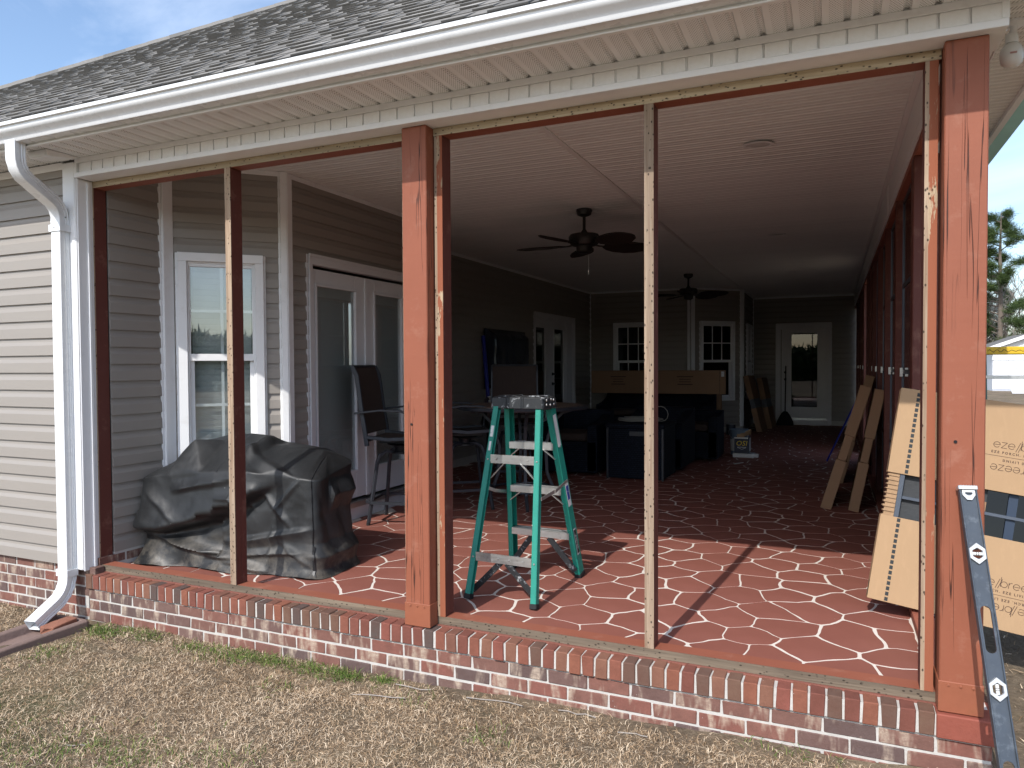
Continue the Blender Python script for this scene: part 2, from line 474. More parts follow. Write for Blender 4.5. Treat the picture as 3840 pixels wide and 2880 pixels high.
def _cover():
    t = NT('black_vinyl_cover')
    d = t.noise(2.3, 7, .62, .6)
    c = t.mix(t.ramp(d, [(.45, 0.), (.78, .75)]), (.011, .012, .013), (.042, .045, .048))
    z = t.sep()[2]
    low = t.math('MULTIPLY', t.ramp(z, [(.02, 1.), (.28, 0.)]), t.ramp(t.noise(9, 6, .7), [(.42, 0.), (.68, .55)]))
    c = t.mix(low, c, (.23, .20, .16))
    sp = t.math('MULTIPLY', t.ramp(t.voro(26), [(.05, 1.), (.1, 0.)]), t.ramp(t.noise(6, 3), [(.58, 0.), (.64, 1.)]))
    c = t.mix(t.math('MULTIPLY', sp, .5), c, (.35, .34, .32))
    h = t.math('ADD', t.math('MULTIPLY', t.noise(6, 3, .45, .8), .5), t.math('MULTIPLY', t.noise(170, 3), .05))
    return t.set(c, t.ramp(d, [(.35, .42), (.75, .64)]), spec=.5, bump=h, bstr=.55, bdist=.02)
MT['cover'] = _cover()

def _card():
    t = NT('corrugated_cardboard')
    b = (.405, .268, .155)
    c = t.mix(t.noise(3, 5, .6), sc(b, .92), sc(b, 1.07))
    c = t.mix(t.ramp(t.noise(1, 5, .7, vec=t.mapping((40, 40, 9))), [(.5, 0.), (.8, .35)]), c, sc(b, 1.25))
    return t.set(c, .85, spec=.15, bump=t.noise(1, 3, vec=t.mapping((60, 60, 25))), bstr=.15, bdist=.002)
MT['card'] = _card()
MT['card_old'] = simple('brown_cardboard', (.29, .175, .105), .85, var=.1, scale=3, spec=.15)
MT['honey'] = simple('paper_honeycomb', (.36, .23, .13), .9, var=.3, scale=30)

def _screen():
    t = NT('dark_screen_fabric')
    c = t.mix(t.noise(1, 3, .7, vec=t.mapping((40, 40, 220))), (.016, .018, .02), (.05, .053, .056))
    return t.set(c, .7, bump=t.noise(220, 2), bstr=.3)
MT['screen'] = _screen()

def _wicker():
    t = NT('navy_wicker_weave')
    w = t.n.new('ShaderNodeTexBrick')
    w.inputs['Scale'].default_value = 15; w.inputs['Mortar Size'].default_value = .03; w.inputs['Brick Width'].default_value = .5; w.inputs['Row Height'].default_value = .35
    w.inputs['Color1'].default_value = (1, 1, 1, 1); w.inputs['Color2'].default_value = (.6, .6, .6, 1); w.inputs['Mortar'].default_value = (0, 0, 0, 1)
    x = t.sep(); cmb = t.n.new('ShaderNodeCombineXYZ')
    t.l.new(t.math('ADD', x[0], x[1]), cmb.inputs[0]); t.l.new(x[2], cmb.inputs[1])
    t.l.new(cmb.outputs[0], w.inputs['Vector'])
    c = t.mix(w.outputs['Color'], (.0012, .0015, .003), (.013, .018, .032))
    return t.set(c, .7, spec=.15, bump=w.outputs['Color'], bstr=.9, bdist=.006)
MT['wicker'] = _wicker()

def _shingle(name, a, b):
    t = NT(name)
    c = t.mix(t.ramp(t.noise(60, 6, .8, objw=True), [(.3, 0.), (.7, 1.)]), a, b)
    c = t.mix(t.math('MULTIPLY', t.rand(), .3), c, sc(a, .7))
    return t.set(c, .95, spec=.15, bump=t.noise(160, 3), bstr=.8, bdist=.003)
MT['sh_a'] = _shingle('weathered_shingle', (.17, .162, .148), (.32, .305, .28))
MT['sh_b'] = _shingle('pale_shingle', (.25, .24, .22), (.44, .42, .385))
MT['sh_edge'] = simple('shingle_cut_edge', (.095, .092, .086), .95)
MT['sh_c'] = _shingle('charcoal_shingle', (.125, .12, .11), (.25, .24, .222))

def _perf(name, a, b, slot=False):
    """vented vinyl: rows of small punched holes"""
    t = NT(name)
    x = t.sep()
    def cell(v, k): return t.math('SUBTRACT', t.math('FRACT', t.math('MULTIPLY', v, k)), .5)
    if slot:
        u = cell(t.math('ADD', x[0], t.math('MULTIPLY', x[1], .35)), 72.0); v = cell(x[1], 20.0)
        hole = t.math('MULTIPLY', t.math('LESS_THAN', t.math('ABSOLUTE', u), .2), t.math('LESS_THAN', t.math('ABSOLUTE', v), .33))
    else:
        r = t.math('FLOOR', t.math('MULTIPLY', x[1], 105.0))
        sh = t.math('MULTIPLY', t.math('FRACT', t.math('MULTIPLY', r, .5)), 1.0)
        u = t.math('SUBTRACT', t.math('FRACT', t.math('ADD', t.math('MULTIPLY', x[0], 95.0), sh)), .5); v = cell(x[1], 105.0)
        d = t.math('ADD', t.math('MULTIPLY', u, u), t.math('MULTIPLY', v, v))
        hole = t.math('LESS_THAN', d, .045)
        band = t.math('MULTIPLY', t.math('GREATER_THAN', t.math('FRACT', t.math('ADD', t.math('MULTIPLY', x[0], 10.0), 100.0)), .25), t.math('GREATER_THAN', x[1], -.32))
        hole = t.math('MULTIPLY', hole, band)
    c = t.mix(hole, t.mix(t.noise(3, 3), sc(a, .97), sc(a, 1.02)), b)
    return t.set(c, .5)
MT['perf'] = _perf('punched_soffit', (.84, .845, .84), (.24, .23, .21))
MT['slot'] = _perf('slotted_soffit', (.82, .80, .76), (.42, .40, .37), True)

def _ground():
    t = NT('lawn_soil')
    n1 = t.noise(1.6, 6, .6); n2 = t.noise(30, 6, .75); n3 = t.noise(.7, 4, .6, vec=t.mapping(loc=(7, 3, 0)))
    c = t.mix(t.ramp(n2, [(.3, 0.), (.72, 1.)]), (.085, .066, .047), (.25, .195, .137))
    c = t.mix(t.ramp(n1, [(.42, 0.), (.65, .55)]), c, (.34, .26, .17))
    c = t.mix(t.ramp(n3, [(.56, 0.), (.75, .5)]), c, (.10, .13, .045))
    return t.set(c, .95, spec=.1, bump=n2, bstr=1.0, bdist=.02)
MT['ground'] = _ground()

def _blade(name, stops, rough=.75):
    t = NT(name)
    a = t.n.new('ShaderNodeAttribute'); a.attribute_name = 'tone'
    return t.set(t.ramp(a.outputs['Fac'], stops), rough, spec=.25)
MT['straw'] = _blade('dry_straw', [(0., (.12, .078, .046)), (.3, (.34, .228, .13)), (.65, (.56, .41, .265)), (1., (.76, .62, .45))])
MT['grass'] = _blade('green_blades', [(0., (.045, .075, .018)), (.6, (.10, .17, .03)), (1., (.22, .26, .07))])
def _leafmat(name, a, b):
    t = NT(name)
    at = t.n.new('ShaderNodeAttribute'); at.attribute_name = 'tone'
    return t.set(t.mix(at.outputs['Fac'], a, b), .65, spec=.2)
MT['needle'] = _leafmat('pine_needles', (.022, .045, .015), (.085, .125, .035))
MT['bush'] = _leafmat('dull_undergrowth', (.10, .085, .055), (.20, .18, .13))

# ------------------------------------------------------------------ ground
def gz(x, y):
    tx = [-40, -5.4, -4.2, -2.5, -1.4, -.45, .05, .6, 2, 10]
    tz = [-.30, -.31, -.29, -.285, -.255, -.245, -.215, -.25, -.27, -.30]
    return np.interp(x, tx, tz) + np.where(np.asarray(y) < -.3, .012 * np.sin(1.7 * np.asarray(x) + 2.1 * np.asarray(y)), 0)
xs = np.concatenate([[-600, -150, -60, -25, -12, -8.5], np.arange(-7.4, 2.41, .07), [3, 4, 6, 10, 25, 60, 150, 600]])
ys = np.concatenate([[-600, -150, -60, -25, -10, -6], np.arange(-4.2, .71, .07), [1, 1.6, 2.4, 4, 7, 12, 20, 40, 80, 150, 600]])
gx, gy = np.meshgrid(xs, ys)
gzv = gz(gx, gy)
near = (np.abs(gx + 2.5) < 5) & (np.abs(gy + 1.7) < 2.45)
for i in range(gx.shape[0]):
    for j in range(gx.shape[1]):
        if near[i, j]: gzv[i, j] += .018 * mnoise.noise((gx[i, j] * 2.1, gy[i, j] * 2.1, 0)) + .012 * mnoise.noise((gx[i, j] * 7, gy[i, j] * 7, 3))
mb = MB()
nx = len(xs)
mb.v = list(zip(gx.ravel().tolist(), gy.ravel().tolist(), gzv.ravel().tolist()))
for i in range(len(ys) - 1):
    for j in range(nx - 1):
        mb.f.append([i * nx + j, i * nx + j + 1, (i + 1) * nx + j + 1, (i + 1) * nx + j]); mb.m.append(0)
tag(mb.build('ground', MT['ground'], smooth=60), kind='structure')
def ground_at(x, y):
    return float(gz(x, y)) + .018 * mnoise.noise((x * 2.1, y * 2.1, 0)) + .012 * mnoise.noise((x * 7, y * 7, 3))

# ------------------------------------------------------------------ the house
house = thing('house', 'tan sided house with grey shingle roof and an open red porch on a brick base', 'house', (0, 0, 0))
YF, XR, XC, XN, ZC = 13.68, .03, -2.0, -4.15, 2.765     # far wall, right wall line, far bay wall, nook wall, ceiling

# floor slab, border and the flagstone pieces
mb = MB(); mb.box(-5.2, .17, .085, YF + .1, -.30, -.0016)
floor = mb.build('floor', MT['grout'], house)
mb = MB(); mb.box(-4.72, -.005, .06, .205, -.05, 0)
mb.build('floor_border', MT['slab'], floor)

porch_poly = [(-4.70, .2), (-4.70, .62), (-4.15, 1.22), (-4.15, 3.32), (-4.85, 3.32), (-4.85, 10.9), (-2.84, 10.9), (-2.0, 11.72), (-2.0, YF), (.14, YF), (.14, .2)]
def inside(x, y, P=porch_poly):
    c = False
    for i in range(len(P)):
        (x1, y1), (x2, y2) = P[i], P[i - 1]
        if (y1 > y) != (y2 > y) and x < (x2 - x1) * (y - y1) / (y2 - y1) + x1: c = not c
    return c
rs = random.Random(3)
sites = []
SX, SY = .285, .235
for j in range(int(14 / SY)):
    for i in range(int(5.2 / SX) + 1):
        sites.append((-5.0 + (i + .5 * (j % 2)) * SX + rs.uniform(-.085, .085), .02 + j * SY + rs.uniform(-.066, .066)))
grid = {}
for k, (x, y) in enumerate(sites): grid.setdefault((int(x // .4), int(y // .4)), []).append(k)
def clip(poly, nx_, ny_, c):
    out = []
    for i in range(len(poly)):
        a, b = poly[i - 1], poly[i]
        da, db = a[0] * nx_ + a[1] * ny_ - c, b[0] * nx_ + b[1] * ny_ - c
        if (da <= 0) != (db <= 0):
            t = da / (da - db); out.append((a[0] + (b[0] - a[0]) * t, a[1] + (b[1] - a[1]) * t))
        if db <= 0: out.append(b)
    return out
stones = []
for k, (x, y) in enumerate(sites):
    if not inside(x, y) and not inside(x, y + .15): continue
    poly = [(x - .5, y - .5), (x + .5, y - .5), (x + .5, y + .5), (x - .5, y + .5)]
    gi, gj = int(x // .4), int(y // .4)
    for a in (-1, 0, 1, 2, -2):
        for b in (-1, 0, 1, 2, -2):
            for q in grid.get((gi + a, gj + b), ()):
                if q == k: continue
                x2, y2 = sites[q]; dx, dy = x2 - x, y2 - y; L = math.hypot(dx, dy)
                if L > .75: continue
                poly = clip(poly, dx / L, dy / L, (x * dx + y * dy) / L + L / 2 - .0064 - .0022 * math.sin(k + q))
                if len(poly) < 3: break
    poly = clip(poly, 0, -1, -.205); poly = clip(poly, 1, 0, -.004)
    if len(poly) < 3: continue
    ar = abs(sum(poly[i - 1][0] * poly[i][1] - poly[i][0] * poly[i - 1][1] for i in range(len(poly)))) / 2
    if ar < .0012: continue
    # uneven hand-cut edges: subdivide, wobble, round the corners
    pts = []
    for i in range(len(poly)):
        a, b = Vector(poly[i - 1]), Vector(poly[i]); L = (b - a).length
        n = max(1, int(L / .04)); nn = Vector((b.y - a.y, a.x - b.x)).normalized() if L > 1e-6 else Vector((0, 0))
        rr = min(.3, .008 / max(L, 1e-6))
        for t in [rr] + [q / n for q in range(1, n)] + [1 - rr]:
            if t < rr or t > 1 - rr: continue
            p = a.lerp(b, t)
            if p.y > .22: p = p + Vector((mnoise.noise((p.x * 5.5, p.y * 5.5, 1)), mnoise.noise((p.x * 5.5, p.y * 5.5, 7)))) * .034 + Vector((mnoise.noise((p.x * 17, p.y * 17, 3)), mnoise.noise((p.x * 17, p.y * 17, 9)))) * .007
            pts.append(p)
    stones.append(((x + .4) ** 2 + (y + 3.1) ** 2, (x, y), pts))
stones.sort(key=lambda q: q[0])
rest = MB()
for i, (_, c, pts) in enumerate(stones):
    n = len(pts); dz = .0002 * math.sin(i * 2.3)
    vs = [(p.x - c[0], p.y - c[1], dz) for p in pts] + [(p.x - c[0], p.y - c[1], -.012) for p in pts]
    fs = [tuple(range(n))] + [(j, n + j, n + (j + 1) % n, (j + 1) % n) for j in range(n)]
    if i < 300:
        m = MB(); m.add(vs, fs); put('stone', m.mesh('stone', MT['stone']), floor, Matrix.Translation((c[0], c[1], 0)))
    else:
        rest.add([(v[0] + c[0], v[1] + c[1], v[2]) for v in vs], fs)
tag(rest.build('stones', MT['stone'], floor), kind='stuff')

# brick base: mortar core with rowlock cap and running courses, each brick its own piece
mb = MB()
mb.box(-4.709, .168, -.0020, .30, -.75, -.0088)
mb.box(-9.0, -4.72, .0005, .30, -.75, .042)
mb.box(.0, .165, .30, 14, -.75, -.008)
mb.box(-4.695, -.003, -.0145, .06, -.089, -.0085)
brick_base = mb.build('brick_base', MT['mortar'], house)
def brick_variants(name, L, D, H, mat, n):
    out = []
    r2 = random.Random(len(name))
    for q in range(n):
        m = MB(); m.box(-L / 2, L / 2, 0, D, 0, H)
        m.v = [(x + r2.uniform(-.0022, .0022), y + r2.uniform(-.001, .001), z + r2.uniform(-.0016, .0016)) for x, y, z in m.v]
        out.append(m.mesh(name, mat, bevel=.0032))
    return out
row_m = brick_variants('brick', .0535, .10, .090, MT['brick_top'], 8)
run_m = brick_variants('brick', .186, .07, .0575, MT['brick'], 8)
half_m = brick_variants('brick', .088, .07, .0575, MT['brick'], 4)
r1 = random.Random(8)
x = -4.6911
while x < -.03:
    M = Matrix.Translation((x, -.02 + r1.uniform(-.003, .003), -.092 + r1.uniform(-.002, .002))) @ Matrix.Rotation(r1.uniform(-.018, .018), 4, 'Y') @ Matrix.Rotation(r1.uniform(-.02, .02), 4, 'Z')
    put('brick', r1.choice(row_m), brick_base, M)
    x += .0637
m = MB(); m.box(-.010, .192, -.024, .16, -.094, -.002)
tag(m.build('painted_brick', MT['brick_red'], brick_base, bevel=.004), 'brick painted bright red under the corner post')
for y in np.arange(.20, 1.6, .0637):
    put('brick', r1.choice(row_m), brick_base, Matrix.Translation((.19, y, -.092)) @ Matrix.Rotation(math.pi / 2, 4, 'Z'))
for k, z in enumerate((-.160, -.227, -.294, -.361)):
    x = -4.66 + (.098 if k % 2 else 0)
    if k % 2: put('brick', half_m[0], brick_base, Matrix.Translation((-4.663, -.006, z)))
    while x < .10:
        xa, xb = x - .05, min(x + .136, .172)
        M = Matrix.Translation(((xa + xb) / 2, -.006 + r1.uniform(-.0025, .0025), z + r1.uniform(-.0015, .0015))) @ Matrix.Rotation(r1.uniform(-.008, .008), 4, 'Y') @ Matrix.Diagonal(((xb - xa) / .186, 1, 1, 1))
        put('brick', r1.choice(run_m), brick_base, M); x += .196
    if x - .05 < .15: put('brick', r1.choice(half_m), brick_base, Matrix.Translation(((x - .05 + .172) / 2, -.006, z)) @ Matrix.Diagonal(((.172 - x + .05) / .088, 1, 1, 1)))
    for y in np.arange(.1 + (.1 if k % 2 else 0), 2.0, .196):
        put('brick', r1.choice(run_m), brick_base, Matrix.Translation((.174, y, z)) @ Matrix.Rotation(math.pi / 2, 4, 'Z'))
for k, z in enumerate((-.018, -.085, -.150, -.216, -.281, -.347)):
    x = -6.32 + (.098 if k % 2 else 0)
    while x < -4.75:
        put('brick', r1.choice(run_m), brick_base, Matrix.Translation((x, -.003 + r1.uniform(-.0025, .0025), z)) @ Matrix.Rotation(r1.uniform(-.008, .008), 4, 'Y')); x += .196

# ---- walls of lapped vinyl siding
PITCH = .1125
def siding(name, fr, length, z0, z1, holes=(), proud=.0):
    """sheathing with openings, then one object per siding course and side of an opening"""
    mb = MB(); cuts = sorted(set([0, length] + [q for h in holes for q in h[:2]]))
    for a, b in zip(cuts, cuts[1:]):
        hs = [h for h in holes if h[0] < (a + b) / 2 < h[1]]
        if hs:
            h = hs[0]
            if h[2] > z0: fr.box(mb, a, b, -.10, -.003, z0, h[2])
            fr.box(mb, a, b, -.10, -.003, h[3], z1)
        else: fr.box(mb, a, b, -.10, -.003, z0, z1)
    w = mb.build(name, MT['sheath'], house)
    prof = [(-.002, 0), (.0155, .0), (.0145, .064), (.0045, .087), (.001, PITCH + .004), (-.002, PITCH + .004)]
    z = z0
    while z < z1 - .02:
        H = min(1.0, (z1 - z) / PITCH); zc = z + PITCH * .5
        segs = [(0, length)]
        for h in holes:
            if h[2] < zc < h[3]:
                segs = [s for a, b in segs for s in ((a, min(b, h[0])), (max(a, h[1]), b)) if s[1] - s[0] > .015]
        for a, b in segs:
            m = MB()
            m.loft([[fr.p(a, d + proud, z + t * H) for d, t in prof], [fr.p(b, d + proud, z + t * H) for d, t in prof]])
            m.build('siding_plank', MT['siding'], w)
        z += PITCH
    return w
def trim(name, fr, boxes, mat='white', parent=None, bevel=.003):
    m = MB()
    for b in boxes: fr.box(m, *b)
    return m.build(name, MT[mat], parent or house, bevel=bevel)

F_front = Fr((-4.76, -.020), (-1, 0), (0, -1))           # house front left of the porch
siding('front_wall', F_front, 3.6, .045, 2.61)
F1 = Fr((-4.705, .168), (0, 1), (1, 0))
siding('return_wall', F1, .45, .10, ZC)
F2 = Fr((-4.70, .65), (1, 1), (1, -1))                    # nook wall at 45 degrees
W2 = [(.068, .61, .60, 2.10)]
siding('nook_wall', F2, .775, .10, ZC, W2)
F3 = Fr((XN, 1.2), (0, 1), (1, 0))
D3 = [(.29, 1.83, .0, 2.15)]
siding('nook_door_wall', F3, 2.12, .10, ZC, D3)
F3b = Fr((-4.85, 3.32), (1, 0), (0, 1)); siding('nook_back_wall', F3b, .7, .1, ZC)
F4 = Fr((-4.85, 3.3), (0, 1), (1, 0))
D4 = [(7.93 - 3.3, 9.86 - 3.3, .0, 2.15)]
siding('long_wall', F4, 7.6, .10, ZC, D4)
F5 = Fr((-4.85, 10.9), (1, 0), (0, -1))
W5 = [(.54, 1.23, .64, 2.11)]
siding('far_window_wall', F5, 2.01, .10, ZC, W5)
F6 = Fr((-2.84, 10.85), (1, 1), (1, -1))
W6 = [(.235, .955, .64, 2.11)]
siding('far_bay_wall', F6, 1.19, .10, ZC, W6)
F7 = Fr((XC, 11.70), (0, 1), (1, 0))
W7 = [(.60, 1.48, .64, 2.11)]
siding('far_side_wall', F7, 1.98, .10, ZC, W7)
F8 = Fr((XC, YF), (1, 0), (0, -1))
D8 = [(.54, 1.545, .0, 2.15)]
siding('far_end_wall', F8, 2.2, .10, ZC, D8)
# brick foot under the porch siding
for fr_, a_, b_ in ((F1, 0, .48), (F2, 0, .775), (F4, 0, 7.6), (F5, 0, 2.0), (F6, 0, 1.19), (F7, 0, 1.98), (F8, 0, .54), (F8, 1.54, 2.0), (F3, 0, .29), (F3, 1.83, 2.1)):
    mb = MB(); fr_.box(mb, a_, b_, -.05, .012, -.05, .10); q_ = mb.build('brick_footing', MT['mortar'], house)
    if fr_ is F1: foot = q_
for k in range(3):
    put('brick', run_m[k], foot, Matrix.Translation((-4.692, .15 + .196 * k, .028)) @ Matrix.Rotation(math.pi / 2, 4, 'Z'))
# corner boards and ceiling trims
trim('corner_board', F1, [(.402, .487, -.02, .036, .10, ZC), (.386, .402, .0, .0168, .10, ZC)]); trim('corner_board', F2, [(-.03, .022, .0, .022, .10, ZC)])
trim('corner_board', F2, [(.752, .80, .0, .036, .10, ZC), (.738, .752, .0, .0168, .10, ZC), (.775, .81, -.03, .03, .10, ZC)])
trim('corner_board', F3, [(-.02, .065, -.02, .030, .10, ZC), (.065, .08, .0, .0168, .10, ZC)])
trim('corner_board', F5, [(1.94, 2.015, .0, .034, .10, ZC)]); trim('corner_board', F6, [(-.01, .07, .0, .034, .10, ZC)])
trim('corner_board', F6, [(1.12, 1.20, .0, .034, .10, ZC)]); trim('corner_board', F7, [(.0, .05, .0, .030, .10, ZC)])
trim('corner_board', F5, [(.0, .03, .0, .03, .10, ZC)], bevel=0); trim('corner_board', F7, [(1.935, 1.965, .0, .03, .10, ZC)], bevel=0)
F_c = Fr((-4.72, -.045), (-1, 0), (0, -1))
trim('corner_board', F_c, [(.0, .108, -.055, .0, .03, 2.60), (-.012, .0, -.12, -.012, .02, 2.50)], bevel=.004)
trim('corner_board', Fr((-4.72, .0), (0, 1), (1, 0)), [(-.04, .012, .0, .007, .03, 2.49), (.03, .048, .0, .022, .03, 2.49)], bevel=.002)
for fr, a, b in ((F1, 0, .48), (F2, .0, .78), (F3, 0, 2.1), (F4, 0, 7.6), (F5, 0, 2.0), (F6, 0, 1.19), (F7, 0, 1.98), (F8, 0, 2.03)):
    trim('ceiling_trim', fr, [(a, b, .0, .022, ZC - .035, ZC)], bevel=.002)
trim('eave_trim', F_front, [(.07, 3.6, .0, .022, 2.565, 2.61)], bevel=.002)

# ---- windows and doors
def window(fr, s0, s1, z0, z1, nx_=2, ny_=2, meet=None, slats=False, lower_grid=True, glass='glass'):
    """casing > two sashes, panes, muntins, blind"""
    c = .062; m = MB(); dm = -.032 if slats else -.0135
    fr.box(m, s0, s1, .0, .045, z1 - c, z1); fr.box(m, s0, s1, .0, .045, z0, z0 + c * .8)
    fr.box(m, s0, s0 + c, .0, .043, z0 + c * .8, z1 - c); fr.box(m, s1 - c, s1, .0, .043, z0 + c * .8, z1 - c)
    fr.box(m, s0 + c, s0 + c + .012, -.08, .02, z0 + c * .8, z1 - c); fr.box(m, s1 - c - .012, s1 - c, -.08, .02, z0 + c * .8, z1 - c)
    fr.box(m, s0 + c, s1 - c, -.08, .02, z1 - c - .012, z1 - c); fr.box(m, s0 + c, s1 - c, -.08, .03, z0 + c * .8, z0 + c * .8 + .015)
    fr.box(m, s0 - .016, s0, .0, .0168, z0, z1); fr.box(m, s1, s1 + .016, .0, .0168, z0, z1)
    w = m.build('window', MT['white'], house, bevel=.003)
    meet = meet or (z0 + z1) / 2
    a, b = s0 + c + .012, s1 - c - .012
    for lo, hi, d, g in ((meet - .02, z1 - c - .012, .012, True), (z0 + c * .8 + .015, meet + .025, -.016, lower_grid)):
        m = MB(); e = .028
        up = lo > z0 + .3
        fr.box(m, a, b, d - .028, d, hi - (.022 if up else .04), hi); fr.box(m, a, b, d - .028, d + (.006 if up else 0), lo, lo + .05 if up else lo + .045)
        fr.box(m, a, a + (.008 if up else e), d - .028, d, lo + .045, hi - .022); fr.box(m, b - (.008 if up else e), b, d - .028, d, lo + .045, hi - .022)
        sash = m.build('sash', MT['white'], w, bevel=.002)
        m = MB(); fr.box(m, a + .004, b - .004, d - .018, d - .014, lo + .01, hi - .01)
        m.build('pane', MT[glass], w)
        if g:
            m = MB()
            for i in range(1, nx_):
                q = a + (b - a) * i / nx_; fr.box(m, q - .010, q + .010, d + dm, d + dm + .008, lo + .045, hi - .022)
            for j in range(1, ny_):
                q = lo + .045 + (hi - lo - .067) * j / ny_; fr.box(m, a, b, d + dm - .0005, d + dm + .0085, q - .010, q + .010)
            m.build('muntin', MT['white'], w)
    zz = z0 + .06; prot = None
    st = MB()
    while zz < z1 - .08:
        m = MB()
        cen = fr.p((a + b) / 2, -.095, zz); ang = math.radians(66 if slats else 40)
        m.obox(cen, fr.d * ((b - a) / 2 - .012), fr.n * .0245 * math.cos(ang) + Vector((0, 0, .0245 * math.sin(ang))), (Vector((0, 0, math.cos(ang))) - fr.n * math.sin(ang)) * .0012)
        if slats: m.build('blind_slat', MT['blind'], w)
        else: st.add(m.v, m.f)
        zz += .042
    if not slats: tag(st.build('blind_slats', MT['blind'], w), kind='stuff')
    # the dark room behind the glass
    m = MB(); fr.box(m, s0 - .2, s1 + .2, -1.3, -1.25, z0 - .4, z1 + .3); fr.box(m, s0 - .25, s0 - .2, -1.3, -.11, z0 - .4, z1 + .3); fr.box(m, s1 + .2, s1 + .25, -1.3, -.11, z0 - .4, z1 + .3)
    fr.box(m, s0 - .25, s1 + .25, -1.3, -.11, z1 + .3, z1 + .35); fr.box(m, s0 - .25, s1 + .25, -1.3, -.11, z0 - .45, z0 - .4)
    m.build('room_shell', MT['wall_in'], w)
    return w
window(F2, .048, .630, .58, 2.133, 2, 2, 1.378, slats=True)
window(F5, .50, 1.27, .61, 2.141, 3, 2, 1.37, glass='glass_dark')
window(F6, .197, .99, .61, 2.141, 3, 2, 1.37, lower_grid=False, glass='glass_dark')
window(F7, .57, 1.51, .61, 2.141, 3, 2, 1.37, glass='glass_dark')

def leaf(parent, fr, s0, s1, z0, z1, g0, g1, gz0, gz1, blinds=True, handle=None, glass='glass'):
    m = MB(); d0, d1 = -.045, -.005
    fr.box(m, s0, g0, d0, d1, z0, z1); fr.box(m, g1, s1, d0, d1, z0, z1)
    fr.box(m, g0, g1, d0, d1, gz1, z1); fr.box(m, g0, g1, d0, d1, z0, gz0)
    b = .022
    fr.box(m, g0 - b, g1 + b, d1, d1 + .012, gz1, gz1 + b); fr.box(m, g0 - b, g1 + b, d1, d1 + .012, gz0 - b, gz0)
    fr.box(m, g0 - b, g0, d1, d1 + .0125, gz0, gz1); fr.box(m, g1, g1 + b, d1, d1 + .0125, gz0, gz1)
    L = m.build('door', MT['door'], parent, bevel=.003)
    m = MB(); fr.box(m, g0, g1, -.022, -.018, gz0, gz1); m.build('pane', MT[glass], L)
    if blinds:
        m = MB(); z = gz0 + .005
        while z < gz1 - .004:
            m.obox(fr.p((g0 + g1) / 2, -.034, z), fr.d * ((g1 - g0) / 2 - .004), fr.n * .0035 + Vector((0, 0, .0086)), (fr.n * -.0086 + Vector((0, 0, .0035))) * .05)
            z += .0145
        m.box(0, 0, 0, 0, 0, 0) if False else None
        tag(m.build('blind_slats', MT['blind'], L), kind='stuff')
    if handle:
        m = MB()
        for z in handle[1:]:
            c0 = fr.p(handle[0], -.005, z); c1 = fr.p(handle[0], .05, z)
            m.tube([c0, c0.lerp(c1, .35)], .026, 12); m.tube([c0.lerp(c1, .35), c1], [.011, .022], 12)
        m.build('handle', MT['black_metal'], L, smooth=40)
    return L
def backing(parent, fr, s0, s1, z0, z1):
    m = MB(); fr.box(m, s0, s1, -1.3, -1.25, z0, z1); fr.box(m, s0 - .05, s0, -1.3, -.11, z0, z1); fr.box(m, s1, s1 + .05, -1.3, -.11, z0, z1)
    fr.box(m, s0, s1, -1.3, -.11, z1, z1 + .05); fr.box(m, s0, s1, -1.3, -.11, z0 - .05, z0)
    m.build('room_shell', MT['wall_in'], parent)
def door_frame(fr, s0, s1, z0, z1, c=.05, sill=True):
    m = MB()
    fr.box(m, s0, s0 + c, -.05, .022, .02, z1 - c * 1.5); fr.box(m, s1 - c, s1, -.05, .022, .02, z1 - c * 1.5)
    fr.box(m, s0, s1, -.05, .024, z1 - c * 1.5, z1); fr.box(m, s0 - .006, s1 + .006, .024, .036, z1 - .018, z1 + .006)
    fr.box(m, s0 - .004, s0 + .014, .022, .032, .02, z1 - .018); fr.box(m, s1 - .014, s1 + .004, .022, .032, .02, z1 - .018)
    fr.box(m, s0 - .022, s0 - .004, .0, .0168, .02, z1); fr.box(m, s1 + .004, s1 + .022, .0, .0168, .02, z1)
    f = m.build('door_frame', MT['door'], house, bevel=.003)
    if sill:
        m = MB(); fr.box(m, s0 + c, s1 - c, -.05, .045, .105, .150); m.build('threshold', MT['alum'], f, bevel=.003)
        m = MB(); fr.box(m, s0 + .01, s1 - .01, -.05, .030, .0, .104); m.build('riser_board', MT['door'], f, bevel=.003)
    return f
f = door_frame(F3, .257, 1.86, 0, 2.193)
leaf(f, F3, .31, 1.035, .175, 2.09, .375, .885, .42, 1.955)
leaf(f, F3, 1.045, 1.80, .175, 2.09, 1.18, 1.62, .42, 1.955)
m = MB(); F3.box(m, 1.018, 1.062, -.004, .010, .175, 2.085); m.build('astragal', MT['door'], f, bevel=.002)
backing(f, F3, .2, 1.9, -.02, 2.3)
f = door_frame(F4, 7.878 - 3.3, 9.90 - 3.3, 0, 2.187, .06)
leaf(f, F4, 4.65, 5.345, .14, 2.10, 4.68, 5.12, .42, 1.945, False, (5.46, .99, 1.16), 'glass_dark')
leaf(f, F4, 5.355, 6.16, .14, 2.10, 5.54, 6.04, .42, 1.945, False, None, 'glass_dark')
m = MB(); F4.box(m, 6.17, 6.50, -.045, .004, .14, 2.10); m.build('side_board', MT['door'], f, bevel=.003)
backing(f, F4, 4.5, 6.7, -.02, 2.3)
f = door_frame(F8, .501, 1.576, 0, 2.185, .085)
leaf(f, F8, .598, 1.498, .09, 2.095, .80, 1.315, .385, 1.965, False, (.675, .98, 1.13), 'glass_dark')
backing(f, F8, .4, 1.7, -.02, 2.3)

